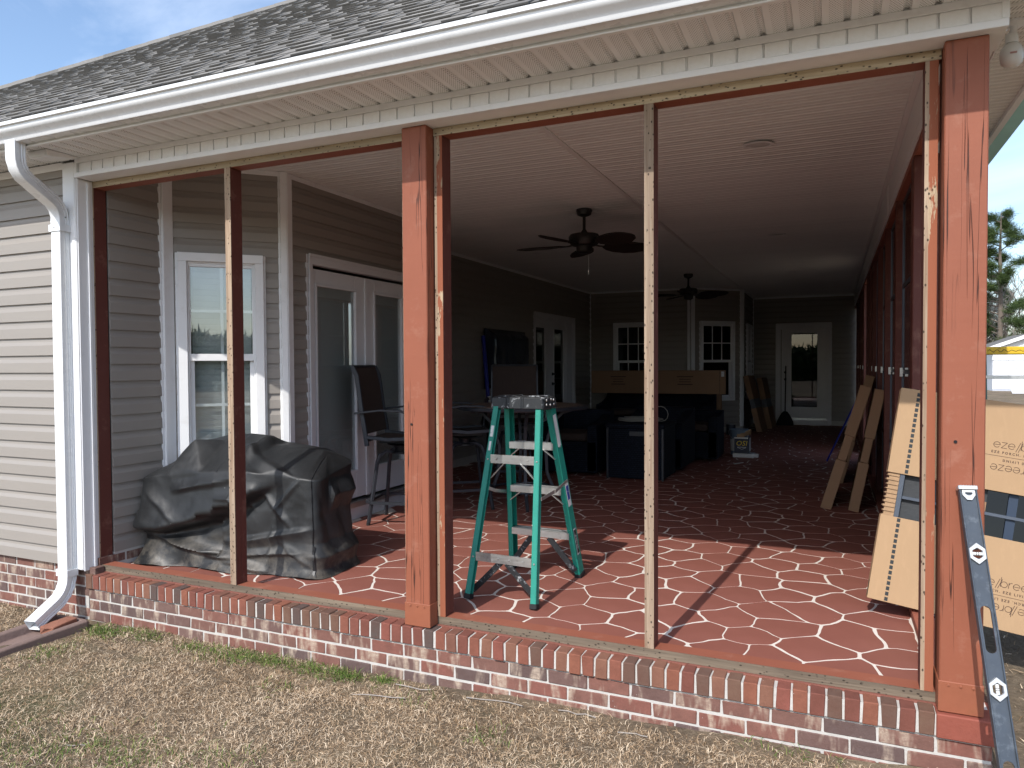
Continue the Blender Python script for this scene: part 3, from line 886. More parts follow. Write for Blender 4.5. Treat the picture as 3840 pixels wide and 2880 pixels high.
# ---- ceiling of beaded vinyl, one slat per groove
mb = MB(); mb.box(-5.2, .2, .10, YF + .2, ZC + .02, ZC + .05)
ceiling = mb.build('ceiling', MT['ceil'], house)
def slat_mesh(L):
    m = MB(); p = [(.004, .022), (.004, .010), (.010, .0), (.048, .0), (.050, .004), (.054, .004), (.056, .0), (.090, .0), (.0965, .010), (.0965, .022)]
    m.loft([[(0, y, z) for y, z in p], [(L, y, z) for y, z in p]])
    return m.mesh('ceiling_slat', MT['ceil'])
sl_a, sl_b = slat_mesh(2.83), slat_mesh(2.015)
y = .16
while y < YF - .03:
    put('ceiling_slat', sl_a, ceiling, Matrix.Translation((-4.85, y, ZC)))
    put('ceiling_slat', sl_b, ceiling, Matrix.Translation((-1.985, y, ZC)))
    y += .1005
mb = MB(); mb.box(-2.022, -1.983, .16, YF, ZC - .010, ZC + .006); mb.build('ceiling_strip', MT['ceil'], ceiling, bevel=.002)
mb = MB(); mb.box(-.004, .030, .2, YF, ZC - .012, ZC + .006); mb.build('ceiling_strip', MT['ceil'], ceiling, bevel=.002)

# ---- front beam in white vinyl, soffit, fascia, gutter
mb = MB(); mb.box(-4.708, .17, -.030, .19, 2.503, ZC + .02)
beam = mb.build('front_beam', MT['soffit'], house)
m = MB(); m.sweepx([(-.0305, 0), (-.0305, .062), (-.038, .062), (-.041, .058), (-.041, .004), (-.038, 0)], 0, .0925); m.v = [(x, y, z) for x, y, z in m.v]
m.sweepx([(-.0305, .0), (-.0305, .062), (-.0345, .062), (-.0345, .0)], .0925, .0985)
pm = m.mesh('beam_panel', MT['white'], bevel=.001)
for i in range(48): put('beam_panel', pm, beam, Matrix.Translation((-4.66 + i * .1008, 0, 2.526)))
m = MB(); m.sweepx([(-.030, 2.588), (-.047, 2.588), (-.047, 2.617), (-.030, 2.617)], -4.71, .19); m.build('top_trim', MT['white'], beam, bevel=.002)
m = MB(); m.sweepx([(-.028, 2.499), (-.050, 2.499), (-.050, 2.527), (-.044, 2.529), (-.028, 2.526)], -4.71, .19); m.build('bottom_trim', MT['white'], beam, bevel=.002)
m = MB(); m.box(-4.716, -4.690, -.049, -.03, 2.527, 2.588); m.box(.168, .192, -.049, -.03, 2.527, 2.588); m.build('end_trim', MT['white'], beam, bevel=.002)
m = MB(); m.box(-4.70, .188, -.028, .185, 2.4995, 2.503); m.build('beam_underside', MT['soffit'], beam)
m = MB(); m.box(.030, .185, .19, 14.0, 2.503, ZC + .02)
sbeam = m.build('side_beam', MT['white'], house, bevel=.002)
m = MB(); m.box(.0285, .0305, .2, 3.5, 2.56, ZC - .012); m.box(.024, .0302, 3.52, YF, 2.52, ZC - .012); m.build('beam_skin', MT['ceil'], sbeam, bevel=.001)
m = MB(); m.box(.186, .192, .0, 14.0, 2.50, 2.617); m.build('beam_outer_skin', MT['white'], sbeam)

mb = MB(); mb.box(-8.9, .46, -.35, .0, 2.632, 2.65); mb.box(.186, .46, .0, 14.3, 2.632, 2.65)
soffit = mb.build('soffit', MT['sheath'], house)
m = MB()
m.loft([[(0, -.345, .015), (0, -.345, 0), (0, -.030, 0), (0, -.030, .015)], [(.073, -.345, .015), (.073, -.345, 0), (.073, -.030, 0), (.073, -.030, .015)]])
m.loft([[(.073, -.345, .015), (.073, -.345, .0), (.073, -.030, .0), (.073, -.030, .015)], [(.082, -.345, .022), (.082, -.345, .011), (.082, -.030, .011), (.082, -.030, .022)], [(.094, -.345, .022), (.094, -.345, .011), (.094, -.030, .011), (.094, -.030, .022)], [(.100, -.345, .015), (.100, -.345, .0), (.100, -.030, .0), (.100, -.030, .015)]])
sp = m.mesh('soffit_panel', MT['perf'])
for i in range(76): put('soffit_panel', sp, soffit, Matrix.Translation((-6.97 + i * .1008 - .1, 0, 2.617)))
m = MB()
pr = [(0, .016), (0, 0), (.078, 0), (.083, .010), (.094, .010), (.099, 0), (.099, .016)]
m.loft([[(.188, y, z) for y, z in pr], [(.44, y, z) for y, z in pr]])
sp2 = m.mesh('soffit_panel', MT['slot'])
for i in range(44): put('soffit_panel', sp2, soffit, Matrix.Translation((0, -.02 + i * .1, 2.617)))
m = MB(); m.box(.188, .46, 4.4, 14.3, 2.617, 2.632); m.build('soffit_run', MT['soffit'], soffit)
mb = MB(); mb.box(-8.9, .47, -.352, -.343, 2.605, 2.80); mb.box(-8.9, .47, -.36, -.335, 2.600, 2.608)
mb.build('fascia', MT['soffit'], house, bevel=.002)
mb = MB(); mb.box(.440, .472, -.343, 14.3, 2.595, 2.80); mb.build('side_fascia', MT['soffit'], house, bevel=.002)
def gutter_prof():
    out = [(-.353, 2.722), (-.353, 2.618), (-.420, 2.618), (-.424, 2.624), (-.427, 2.636), (-.435, 2.648), (-.451, 2.658), (-.462, 2.668), (-.466, 2.682), (-.466, 2.692), (-.480, 2.694), (-.482, 2.712), (-.470, 2.716)]
    inn = [(-.470, 2.710), (-.474, 2.700), (-.462, 2.697), (-.460, 2.682), (-.456, 2.672), (-.447, 2.663), (-.430, 2.654), (-.420, 2.638), (-.416, 2.624), (-.358, 2.624), (-.358, 2.722)]
    return out + inn
mb = MB(); mb.sweepx(gutter_prof(), -8.9, .56)
gutter = mb.build('gutter', MT['gutter'], house, smooth=50)
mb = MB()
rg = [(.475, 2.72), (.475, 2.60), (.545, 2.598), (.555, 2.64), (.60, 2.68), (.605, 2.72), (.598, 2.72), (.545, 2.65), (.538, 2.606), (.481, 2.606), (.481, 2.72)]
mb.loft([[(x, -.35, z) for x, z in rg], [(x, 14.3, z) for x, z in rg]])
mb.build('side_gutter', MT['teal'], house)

# ---- roof
SL = .69; SN = math.hypot(1, SL); US = Vector((0, 1 / SN, SL / SN)); UN = Vector((0, -SL / SN, 1 / SN))
R0 = Vector((0, -.455, 2.722))
def hip_x(t):
    y = R0.y + t * US.y; return -7.95 + (y - 1.495) / .70
TM = 7.2
mb = MB()
a, b, c, d = R0 + Vector((-10.9, 0, 0)), R0 + Vector((.5, 0, 0)), R0 + US * TM + Vector((.5 - TM * US.y, 0, 0)), R0 + US * TM + Vector((hip_x(TM), 0, 0))
a = R0 + Vector((hip_x(0), 0, 0))
top = [a, b, c, d]
mb.loft([[p - UN * .10 for p in top], [p - UN * .006 for p in top]])
roof = mb.build('roof', MT['sh_c'], house)
mb = MB()
mb.poly([a, d, d + Vector((-1.5, 6, 0)), a + Vector((-4, 6, -.4))])
mb.poly([b + Vector((.05, 0, -.02)), b + Vector((.05, 15, -.02)), c + Vector((0, 8, 0)), c])
mb.poly([d, c, c + Vector((0, 8, 0)), d + Vector((-1.5, 8, 0))])
mb.build('roof_slope', MT['sh_c'], roof, fix=False)
EXP = .143
def shingle_variant(q):
    r = random.Random(q); m = MB()
    def slab(x0, x1, y0, y1, z0, z1, mi):
        m.add([(x0, y0, z0), (x1, y0, z0), (x1, y1, .002), (x0, y1, .002), (x0, y0, z1), (x1, y0, z1), (x1, y1, .005), (x0, y1, .005)],
              [(0, 3, 2, 1), (4, 5, 6, 7), (1, 2, 6, 5), (2, 3, 7, 6), (3, 0, 4, 7)], mi)
        m.f.append([len(m.v) - 8 + q for q in (0, 1, 5, 4)]); m.m.append(3)
    slab(0, .995, 0, EXP + .04, .005, .0092, r.choice((0, 2)))
    x = r.uniform(-.02, .06)
    while x < .93:
        w = r.uniform(.09, .21); x1 = min(.995, x + w)
        slab(max(0, x), x1, r.uniform(-.006, 0), EXP + .02, .0092, .0162, r.choice((0, 0, 1, 1, 2)))
        x = x1 + r.uniform(.05, .15)
    return m.mesh('shingle', [MT['sh_a'], MT['sh_b'], MT['sh_c'], MT['sh_edge']])
shv = [shingle_variant(q) for q in range(9)]
cand = []
rr = random.Random(2)
for k in range(int(TM / EXP) - 1):
    t = k * EXP; x = hip_x(t + EXP * .5) + rr.uniform(0, .3) - .1
    xr = .5 - (t * US.y) - .05
    while x < min(xr, 1.0):
        p = R0 + US * t + Vector((x, 0, 0)); cand.append(((p - Vector((-.8, -3.1, 1.3))).length, p, rr.randrange(9), rr.uniform(-.004, .004)))
        x += 1.0
def in_view(p):
    q = p - cam.matrix_world.translation; z = q.dot(_f); return z > 0 and abs(q.dot(_r) / z) < .75 and q.dot(_u) / z < .56
cand.sort(key=lambda c: (not in_view(c[1] + Vector((.5, 0, 0))), c[0]))
shr = MB()
BAS = Matrix(((1, 0, 0, 0), (0, US.y, UN.y, 0), (0, US.z, UN.z, 0), (0, 0, 0, 1)))
shv_data = [([v.co.copy() for v in me.vertices], [(list(p.vertices), p.material_index) for p in me.polygons]) for me in shv]
for i, (_, p, q, dz) in enumerate(cand):
    M = Matrix.Translation(p + US * dz) @ BAS
    if i < 300: put('shingle', shv[q], roof, M)
    else:
        vs, fs = shv_data[q]; b0 = len(shr.v)
        shr.v.extend([tuple(M @ v) for v in vs])
        for f, mi in fs: shr.f.append([b0 + j for j in f]); shr.m.append(mi)
tag(shr.build('shingles', [MT['sh_a'], MT['sh_b'], MT['sh_c'], MT['sh_edge']], roof, fix=False), kind='stuff')
# cap shingles along the hip
hc = MB()
for i in range(60):
    t = i * .145
    p0 = R0 + US * t + Vector((hip_x(t), 0, 0)); p1 = R0 + US * (t + .19) + Vector((hip_x(t + .19), 0, 0)); dd = (p1 - p0).normalized(); sd = dd.cross(UN).normalized()
    hc.loft([[p0 + sd * .12 + UN * .016, p0 + UN * .040, p0 - sd * .12 - UN * .09, p0 - sd * .12 - UN * .10, p0 + UN * .035, p0 + sd * .12 + UN * .006],
             [p1 + sd * .12 + UN * .014, p1 + UN * .036, p1 - sd * .12 - UN * .10, p1 - sd * .12 - UN * .11, p1 + UN * .025, p1 + sd * .12 + UN * .004]], 1 if i % 3 else 0)
tag(hc.build('hip_cap', [MT['sh_c'], MT['sh_a']], roof), kind='stuff')

# ---- posts, studs, headers, sills
def post(x, label):
    m = MB(); m.box(x, x + .14, 0, .14, .006, 2.499)
    p = m.build('post', MT['post'], house, bevel=.004); p['label'] = label
    m = MB(); m.box(x - .004, x + .144, -.004, .144, .002, .118)
    pl = m.build('post_base', MT['post_plate'], p, bevel=.002)
    m = MB()
    for q in (.03, .07, .11): m.lathe([(.006, 0), (.005, -.003), (0.001, -.004)], (x + q, -.004, .105), 8, ax='y', caps=False)
    m.build('rivet', MT['post_plate'], pl, smooth=40)
    m = MB(); m.tube([(x + .045, -.001, 1.02), (x + .045, -.004, 1.02)], .006, 10); m.build('screw_head', MT['black_metal'], p)
    return p
post(-2.349, 'red-brown post between the two bays'); post(0.0, 'red-brown post at the porch corner')
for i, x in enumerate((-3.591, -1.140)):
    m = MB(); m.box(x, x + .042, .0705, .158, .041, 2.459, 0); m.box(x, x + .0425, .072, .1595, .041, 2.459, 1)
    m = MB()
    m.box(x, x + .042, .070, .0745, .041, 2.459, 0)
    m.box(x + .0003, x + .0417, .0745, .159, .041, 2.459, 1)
    m.build('stud', [MT['mullion_wood'], MT['paint_v_shaded']], house)
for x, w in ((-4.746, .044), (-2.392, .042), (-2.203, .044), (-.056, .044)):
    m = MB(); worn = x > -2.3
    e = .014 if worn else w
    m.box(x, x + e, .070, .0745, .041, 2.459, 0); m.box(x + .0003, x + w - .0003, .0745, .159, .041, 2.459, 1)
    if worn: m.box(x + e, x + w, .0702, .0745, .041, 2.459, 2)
    m.build('stud', [MT['mullion_wood'], MT['paint_v_shaded'], MT['stud_worn']], house)
for x0, x1 in ((-4.752, -2.352), (-2.207, -.003)):
    m = MB(); m.box(x0, x1, .070, .0745, 2.46, 2.4985, 0); m.box(x0, x1, .0745, .159, 2.4602, 2.4983, 1)
    m.build('header_board', [MT['header_wood'], MT['paint_x']], house)
    m = MB(); m.box(x0, x1, .073, .0775, .001, .040, 0); m.box(x0, x1, .0775, .163, .0012, .0398, 1)
    m.build('sill_plate', [MT['sill_wood'], MT['paint_x']], house)
# right-hand wall: studs, rails and smoked vinyl panels
m = MB(); m.box(.035, .125, .16, YF, 2.46, 2.4985); m.build('side_header', MT['paint_y'], house, bevel=.002)
m = MB(); m.box(.002, .095, .16, YF, .001, .045); m.build('side_sill', MT['paint_y'], house, bevel=.002)
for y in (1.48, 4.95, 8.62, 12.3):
    m = MB(); m.box(.03, .172, y, y + .14, .045, 2.46); m.build('side_post', MT['paint_v_shaded'], house, bevel=.004)
for y in (2.70, 3.85, 6.0, 6.85, 7.62, 9.8, 11.0):  # stud at the open bay's near edge added to cut light reaching inside
    m = MB(); m.box(.03, .072, y, y + .089, .045, 2.46); m.build('side_stud', MT['paint_v_shaded'], house, bevel=.002)
for y0, y1 in ((1.62, 2.70), (2.742, 3.85), (3.892, 4.95), (5.09, 6.0), (6.042, 6.85), (6.892, 7.62), (8.76, 9.8), (9.842, 11.0), (11.042, 12.3), (12.44, 13.6)):  # panel ending at the open bay likewise added, to dim the deep porch
    m = MB(); m.box(.080, .084, y0, y1, .047, 2.458)
    pn = m.build('vinyl_panel', MT['vinyl_dark'], house)
    m = MB()
    for z in (.047, .64, 1.24, 1.84, 2.43): m.box(.074, .092, y0, y1, z, z + .028)
    for q in (y0, y1 - .025): m.box(.0745, .0915, q, q + .025, .047, 2.458)
    m.build('panel_frame', MT['slate'], pn)
    m = MB(); m.box(.055, .073, y1 - .07, y1 - .05, 1.22, 1.28); m.build('latch', MT['alum'], pn)

# ---- downspout
def rect_path(pts, w, d, n_bend=6):
    return pts
m = MB()
def spout_rings(path, w, dd):
    rings = []
    for i, p in enumerate(path):
        p = Vector(p); a = Vector(path[max(0, i - 1)]); b = Vector(path[min(len(path) - 1, i + 1)])
        t = (b - a).normalized(); sx = Vector((1, 0, 0)); sx = (sx - t * sx.dot(t)).normalized(); sy = t.cross(sx)
        k = 1.0 - (.05 if i % 2 and 1 < i < len(path) - 2 and (Vector(path[i]) - Vector(path[i - 1])).length < .05 else 0)
        pr = []
        for u, v in ((-.5, -.46), (-.46, -.5), (.46, -.5), (.5, -.46)): pr.append((u, v))
        for v in (-.36, -.30, -.16, -.10, .06, .12, .26, .32): pr.append((.5 - (.05 if int(round((v + .36) * 50)) % 20 in (3, 13) or v in (-.30, -.16, .06, .12) and False else 0), v))
        for u, v in ((.5, .46), (.46, .5), (-.46, .5), (-.5, .46)): pr.append((u, v))
        rings.append([p + sx * u * w * k + sy * v * dd * k for u, v in pr])
    return rings
def arc(p, d0, d1, r, n=7):
    """points rounding the corner from heading d0 to heading d1 at p"""
    d0, d1, p = Vector(d0).normalized(), Vector(d1).normalized(), Vector(p)
    return [(p - d0 * r) * (1 - t) ** 2 + p * 2 * t * (1 - t) + (p + d1 * r) * t * t for t in [i / (n - 1) for i in range(n)]]
A = Vector((-4.722, -.395, 2.46)); B = Vector((-4.808, -.078, 2.315)); dg = (B - A).normalized()
mouthd = Vector((.10, -.80, -.42)).normalized(); Cc = Vector((-4.808, -.078, -.105))
path = [Vector((-4.722, -.395, 2.63))] + arc(A, (0, 0, -1), dg, .085) + arc(B, dg, (0, 0, -1), .085) + [Vector((-4.808, -.078, q)) for q in (2.2, 1.5, .8, .1)] + arc(Cc, (0, 0, -1), mouthd, .11, 9) + [Cc + mouthd * .285]
m.loft(spout_rings(path, .088, .068), caps=False)
ds = m.build('downspout', MT['gutter'], house, smooth=30, fix=True)
m = MB()
for z in (2.185, .02):
    for r in ((-.4995, -.5), (.5, .5)): pass
    m.box(-4.858, -4.758, -.117, -.112, z - .022, z + .022); m.box(-4.758, -4.754, -.117, -.043, z - .022, z + .022); m.box(-4.862, -4.858, -.117, -.043, z - .022, z + .022)
m.build('strap', MT['gutter'], ds, bevel=.001)
m = MB()
for q in ((-4.763, -.2, 2.39), (-4.753, -.08, 2.25)): m.lathe([(.005, 0), (.004, .003), (.001, .004)], q, 8, ax='x', caps=False)
m.lathe([(.004, 0), (.003, -.003), (.001, -.004)], (-4.808, -.117, 2.185), 8, ax='y', caps=False)
m.build('screw', MT['slate'], ds)
# small exhaust hood under the soffit
m = MB()
m.loft([[(-4.83, -.26, 2.616), (-4.65, -.26, 2.616), (-4.65, -.05, 2.616), (-4.83, -.05, 2.616)], [(-4.82, -.25, 2.575), (-4.66, -.25, 2.575), (-4.66, -.07, 2.604), (-4.82, -.07, 2.604)]])
vent = m.build('soffit_vent', MT['soffit'], house, bevel=.004)
m = MB(); m.box(-4.812, -4.668, -.2615, -.2565, 2.580, 2.608); m.build('flap', MT['soffit'], vent, bevel=.002)

# ------------------------------------------------------------------ things on the porch
# ---- covered grill: a draped vinyl cover
def grill():
    g = thing('covered_grill', 'barbecue grill under a dusty black vinyl cover beside the nook window', 'grill', (-4.02, .55, 0))
    N = 330
    def plan(th):
        """outline of the skirt: rounded box"""
        c, s_ = math.cos(th), math.sin(th); e = .24
        u = .70 * math.copysign(abs(c) ** e, c); v = .235 * math.copysign(abs(s_) ** e, s_)
        return u, v
    # even spacing round the outline
    dense = [plan(2 * math.pi * i / 6000) for i in range(6001)]; acc = [0.0]
    for a, b in zip(dense, dense[1:]): acc.append(acc[-1] + math.hypot(b[0] - a[0], b[1] - a[1]))
    UV = []
    for i in range(N):
        k = int(np.searchsorted(acc, acc[-1] * i / N)); UV.append(dense[min(k, 6000)])
    ca, sa = math.cos(.075), math.sin(.075)
    def W(u, v, z): return Vector((-4.0 + u * ca - v * sa, .635 + u * sa + v * ca, z))
    def ztop_edge(u, v):
        a = np.interp(u, [-.72, -.66, -.5, -.2, .1, .25, .5, .68, .72], [.54, .555, .585, .62, .645, .645, .62, .595, .58])
        b = np.interp(u, [-.72, -.6, -.3, .0, .3, .5, .68], [.57, .67, .76, .80, .775, .75, .68])
        k = (v + .235) / .47
        return a * (1 - k) + b * k
    def zcrest(u):
        return float(np.interp(u, [-.66, -.60, -.38, -.2, .0, .08, .20, .30, .45, .58, .66], [.60, .64, .80, .838, .85, .85, .785, .775, .768, .755, .66]))
    nz = lambda x, y, z: mnoise.noise((x, y, z))
    def crumple(x, y, z, q):
        """facetted creases: ridged noise"""
        return (1 - 2.2 * abs(nz(x * q, y * q, z * q))) * .5 + (1 - 2.2 * abs(nz(x * q * 2.1 + 4, y * q * 2.1, z * q * 2.1))) * .22
    FOLDS = ((-.70, .205, .02, .085, .034, .055), (-.45, .17, .34, .015, .030, .034), (.66, .30, .05, .17, .028, .045), (.30, .54, .52, .30, .022, .030), (.10, .10, .60, .15, .022, .035), (.40, .36, .36, .04, .018, .030), (-.35, .50, .22, .62, .026, .05), (.58, .60, .40, .40, .020, .022), (-.62, .50, -.30, .30, .016, .05), (.0, .56, .26, .40, .022, .03), (.45, .2, .66, .06, .02, .03))
    mb = MB(); rings = []
    K = 100
    for k in range(K + 1):
        t = k / K; ring = []
        for i in range(N):
            u, v = UV[i]; ze = ztop_edge(u, v); z = t * ze
            nrm = Vector((math.copysign(abs(u / .70) ** 7, u), math.copysign(abs(v / .235) ** 7, v) * 1.0, 0)); nrm.normalize()
            front = max(0, -nrm.y) ** 1.5; right = max(0, nrm.x); left = max(0, -nrm.x)
            d = 0.0
            d += (.035 * front + .03 * right + .015) * math.exp(-z / .07) * (1 + .5 * math.sin(u * 9 + 1))
            if u < -.30: d += .075 * front * math.exp(-z / .15) * ((-u - .30) / .4)
            zs = np.interp(u, [-.72, -.45, -.15, .1, .25, .42], [.215, .225, .30, .395, .475, .57]) + .008 * nz(u * 6, 2, 0)
            w = 1 / (1 + math.exp(-max(-40, min(40, (z - zs) / .009))))
            fadeR = 1 / (1 + math.exp((u - .33) / .04))
            d += front * fadeR * (.125 * w * math.exp(-max(0, z - zs) / .26))
            d -= front * fadeR * .035 * math.exp(-((z - zs + .04) / .05) ** 2)
            for (u0, z0, u1, z1, amp, wd) in FOLDS:
                L = math.hypot(u1 - u0, z1 - z0); px, pz = u - u0, z - z0
                al = (px * (u1 - u0) + pz * (z1 - z0)) / L; pe = (px * -(z1 - z0) + pz * (u1 - u0)) / L
                if -.03 < al < L + .03:
                    f = min(1, max(0, (al + .03) / .10)) * min(1, max(0, (L + .03 - al) / .10))
                    x_ = abs(pe) / wd * (1.5 if pe < 0 else .75)
                    d += front * amp * f * max(0, 1 - x_) ** 1.4
            d += right * (.045 * max(0, 1 - abs(z - .50) / .10) * (v > -.08) + .04 * max(0, 1 - abs(z - .13) / .08) + .02 * (abs(math.sin(v * 17 + z * 6)) - .5) * math.exp(-((z - .3) / .25) ** 2))
            d += left * .03 * max(0, 1 - abs(z - .28) / .09)
            d += .012 * nz(u * 3.5, v * 3.5, z * 3.5) + .012 * crumple(u + 3, v, z * 1.3, 2.6) + .0035 * crumple(u, v + 5, z, 7) + .001 * nz(u * 25, v * 25, z * 25)
            uu, vv = u + nrm.x * d, v + nrm.y * d
            if v > .1: vv = min(vv, .225 - .10 * max(0, -u - .3))
            zz = z + (.010 * math.sin(u * 11 + 2) + .007 * math.sin(u * 23)) * math.exp(-z / .04) * (1 if v < 0 else 0) + .006 * front
            q = W(uu, vv, max(.004, zz)); q.x = max(q.x, -4.676)
            if q.y > q.x + 5.27: q.y = q.x + 5.27
            ring.append(q)
        rings.append(ring)
    top = 46
    base = rings[-1]
    for k in range(1, top + 1):
        s_ = k / top; ring = []
        for i in range(N):
            u, v = UV[i]
            cu = max(-.60, min(.60, u * .92)); cv = .06
            pe = base[i]; pc = W(cu, cv, zcrest(cu))
            q = pe.lerp(pc, s_)
            h = .62 * s_ + .38 * math.sin(s_ * math.pi / 2)
            q.z = pe.z + (pc.z - pe.z) * h
            uu, vv = u * (1 - s_) + cu * s_, v * (1 - s_) + cv * s_
            # tent over the left handle, ridge from hood to front corner
            r = max(abs((uu + .30) / .17 + (vv + .12) * 1.2), abs((vv + .12) / .13)) * .6 + .4 * math.hypot((uu + .30) / .17, (vv + .12) / .13)
            q.z += .115 * max(0, 1 - r)
            q.z += .030 * max(0, 1 - abs(vv + .10 + (uu - .16) * .45) / .05) * (1 if .10 < uu < .64 else 0) * min(1, (1 - s_) * 3)
            q.z += .03 * max(0, 1 - abs(uu - .14) / .05) * min(1, s_ * 1.6)
            q.z += (.010 * nz(uu * 5, vv * 5, 3) + .009 * crumple(uu, vv, 1.0, 3.0) + .003 * crumple(uu, vv, 7, 8)) * min(1, s_ * 4 + .3)
            if q.y > q.x + 5.27: q.y = q.x + 5.27
            ring.append(q)
        rings.append(ring)
    for _ in range(1):
        sm = []
        for k, ring in enumerate(rings):
            if k in (0, len(rings) - 1): sm.append(ring); continue
            up, dn = rings[k - 1], rings[k + 1]
            sm.append([q * .6 + (up[i] + dn[i] + ring[i - 1] + ring[(i + 1) % N]) * .10 for i, q in enumerate(ring)])
        rings = sm
    mb.loft(rings, caps=False)
    mb.build('cover', MT['cover'], g, smooth=50)
    i0 = min(range(N), key=lambda i: (rings[K][i] - Vector((-3.30, .44, .6))).length)
    m = MB(); m.tube([rings[k][i0] + Vector((.002, -.003, 0)) for k in range(2, K + 1)] + [rings[K + k][i0] + Vector((0, 0, .002)) for k in range(1, top - 6)], .0032, 6)
    m.build('seam', MT['black_metal'], g, smooth=60)
    i1 = min(range(N), key=lambda i: (rings[K][i] - Vector((-4.66, .40, .55))).length)
    m = MB(); m.tube([rings[K + k][i1] + Vector((0, 0, .002)) for k in range(0, top - 2, 2)], .003, 6)
    m.build('seam', MT['black_metal'], g, smooth=60)
    b = rings[K // 3][i0]
    m = MB(); m.tube([b + Vector((.01, -.006, 0)), b + Vector((.012, -.012, -.07)), b + Vector((.018, -.014, -.15)), Vector((b.x + .02, b.y - .03, .02))], .006, 4, sq=(.016, .003))
    m.build('strap', MT['black_metal'], g)
    return g
grill()

# ---- step ladder
def stepladder():
    t = thing('step_ladder', 'green fibreglass step ladder with paint spattered black top, standing on the porch', 'ladder', (-2.04, .8, 0))
    LT = {'nl0': Vector((-2.243, .485, .006)), 'nl1': Vector((-2.175, .742, 1.075)), 'nr0': Vector((-1.832, .459, .006)), 'nr1': Vector((-1.905, .732, 1.075)),
          'fl0': Vector((-2.265, 1.172, .006)), 'fl1': Vector((-2.168, .893, 1.06)), 'fr0': Vector((-1.802, 1.139, .006)), 'fr1': Vector((-1.895, .878, 1.06))}
    def channel(a, b, sgn, depth, name, face):
        """C-shaped fibreglass rail: web outside, two flanges turned inwards"""
        d = (b - a).normalized(); x = Vector((.997, -.073, 0)); x = (x - d * x.dot(d)).normalized(); y = d.cross(x)
        if y.y < 0: y = -y
        m = MB()
        m.obox((a + b) / 2 + x * sgn * .014, d * (b - a).length / 2, y * depth / 2, x * .003)
        for q in (-1, 1): m.obox((a + b) / 2 + y * q * (depth / 2 - .0025), d * (b - a).length / 2, y * .0025, x * .0172)
        o = m.build('rail', MT['green'], t, bevel=.0012)
        m = MB(); m.obox(a + d * .011 - Vector((0, 0, 0)), d * .014, y * (depth / 2 + .004), x * .021); m.build('foot', MT['rubber'], o, bevel=.003)
        return o, d, x, y
    nl, d1, x1, y1 = channel(LT['nl0'], LT['nl1'], -1, .036, 'rail', 0)
    nr, d2, x2, y2 = channel(LT['nr0'], LT['nr1'], 1, .036, 'rail', 0)
    fl, d3, x3, y3 = channel(LT['fl0'], LT['fl1'], -1, .066, 'rail', 0)
    fr_, d4, x4, y4 = channel(LT['fr0'], LT['fr1'], 1, .066, 'rail', 0)
    at = lambda a, b, z: LT[a].lerp(LT[b], (z - LT[a].z) / (LT[b].z - LT[a].z))
    riv = MB()
    for z in (.238, .776):                      # flat rear braces
        p, q = at('nl0', 'nl1', z), at('nr0', 'nr1', z); m = MB(); pe = Vector((.017, -.001, 0))
        for k in range(5): m.bar(p + pe + Vector((0, -.019 - .0012 * (k % 2), -.020 + .010 * k)), q - pe + Vector((0, -.019 - .0012 * (k % 2), -.020 + .010 * k)), .004, .0098, (0, 0, 1))
        m.build('rear_brace', MT['alum'], t)
        for f in (.2, .42, .6, .82) if z < .5 else (.18, .82):
            c = p.lerp(q, f) + Vector((0, -.023, 0)); riv.lathe([(.006, 0), (.004, -.003), (.001, -.0035)], c, 8, ax='y', caps=False)
        for c in (p, q):
            for dz in (-.016, .016):
                riv.lathe([(.006, 0), (.004, -.003), (.001, -.0035)], c + Vector((0, -.022, dz - .02)), 8, ax='y', caps=False)
        for sgn, e in ((1, p), (-1, q)):        # knee braces
            if z > .5:
                m = MB(); m.bar(e + Vector((sgn * .105, -.012, -.018)), e + Vector((sgn * .010, -.006, -.115)), .004, .018, (0, 1, 0)); m.build('knee_brace', MT['alum'], t)
            else:
                a = e + Vector((sgn * .17, -.006, -.02)); b = e + Vector((sgn * -.012, -.006, -.20)); m = MB()
                m.tube([a, a.lerp(b, .3) + Vector((sgn * -.01, 0, -.012)), a.lerp(b, .7) + Vector((sgn * .015, 0, .012)), b], .01, 4, sq=(.010, .034)); m.build('knee_brace', MT['cap'], t, bevel=.002)
    for z in (.268, .550, .828):                # treads
        p, q = at('fl0', 'fl1', z), at('fr0', 'fr1', z); m = MB()
        for k in range(4): m.bar(p + Vector((.012, -.030 + .02 * k, .018 + .001 * (k % 2))), q + Vector((-.012, -.030 + .02 * k, .018 + .001 * (k % 2))), .0195, .003, (0, 0, 1))
        m.bar(p + Vector((.012, -.039, 0)), q + Vector((-.012, -.039, 0)), .003, .040, (0, 0, 1)); m.bar(p + Vector((.012, .039, .004)), q + Vector((-.012, .039, .004)), .003, .030, (0, 0, 1))
        m.build('tread', MT['alum'], t)
        if z < .3:
            for sgn, e in ((1, p), (-1, q)):
                a = e + Vector((sgn * .15, -.02, -.02)); b = e + Vector((sgn * -.012, .005, -.22)); m = MB()
                m.tube([a, a.lerp(b, .3) + Vector((sgn * -.01, 0, -.012)), a.lerp(b, .7) + Vector((sgn * .012, 0, .012)), b], .01, 4, sq=(.012, .036)); m.build('knee_brace', MT['cap'], t, bevel=.002)
        else:
            for sgn, e in ((1, p), (-1, q)):
                m = MB(); m.bar(e + Vector((sgn * .08, -.03, -.015)), e + Vector((sgn * .004, -.02, -.075)), .004, .018, (0, 1, 0)); m.build('knee_brace', MT['alum'], t)
        for e, s_ in ((p, -1), (q, 1)): riv.lathe([(.006, 0), (.004, s_ * .003), (.001, s_ * .0035)], e + Vector((s_ * .017, 0, 0)), 8, ax='x', caps=False)
    riv.build('rivet', MT['alum'], t, smooth=40)
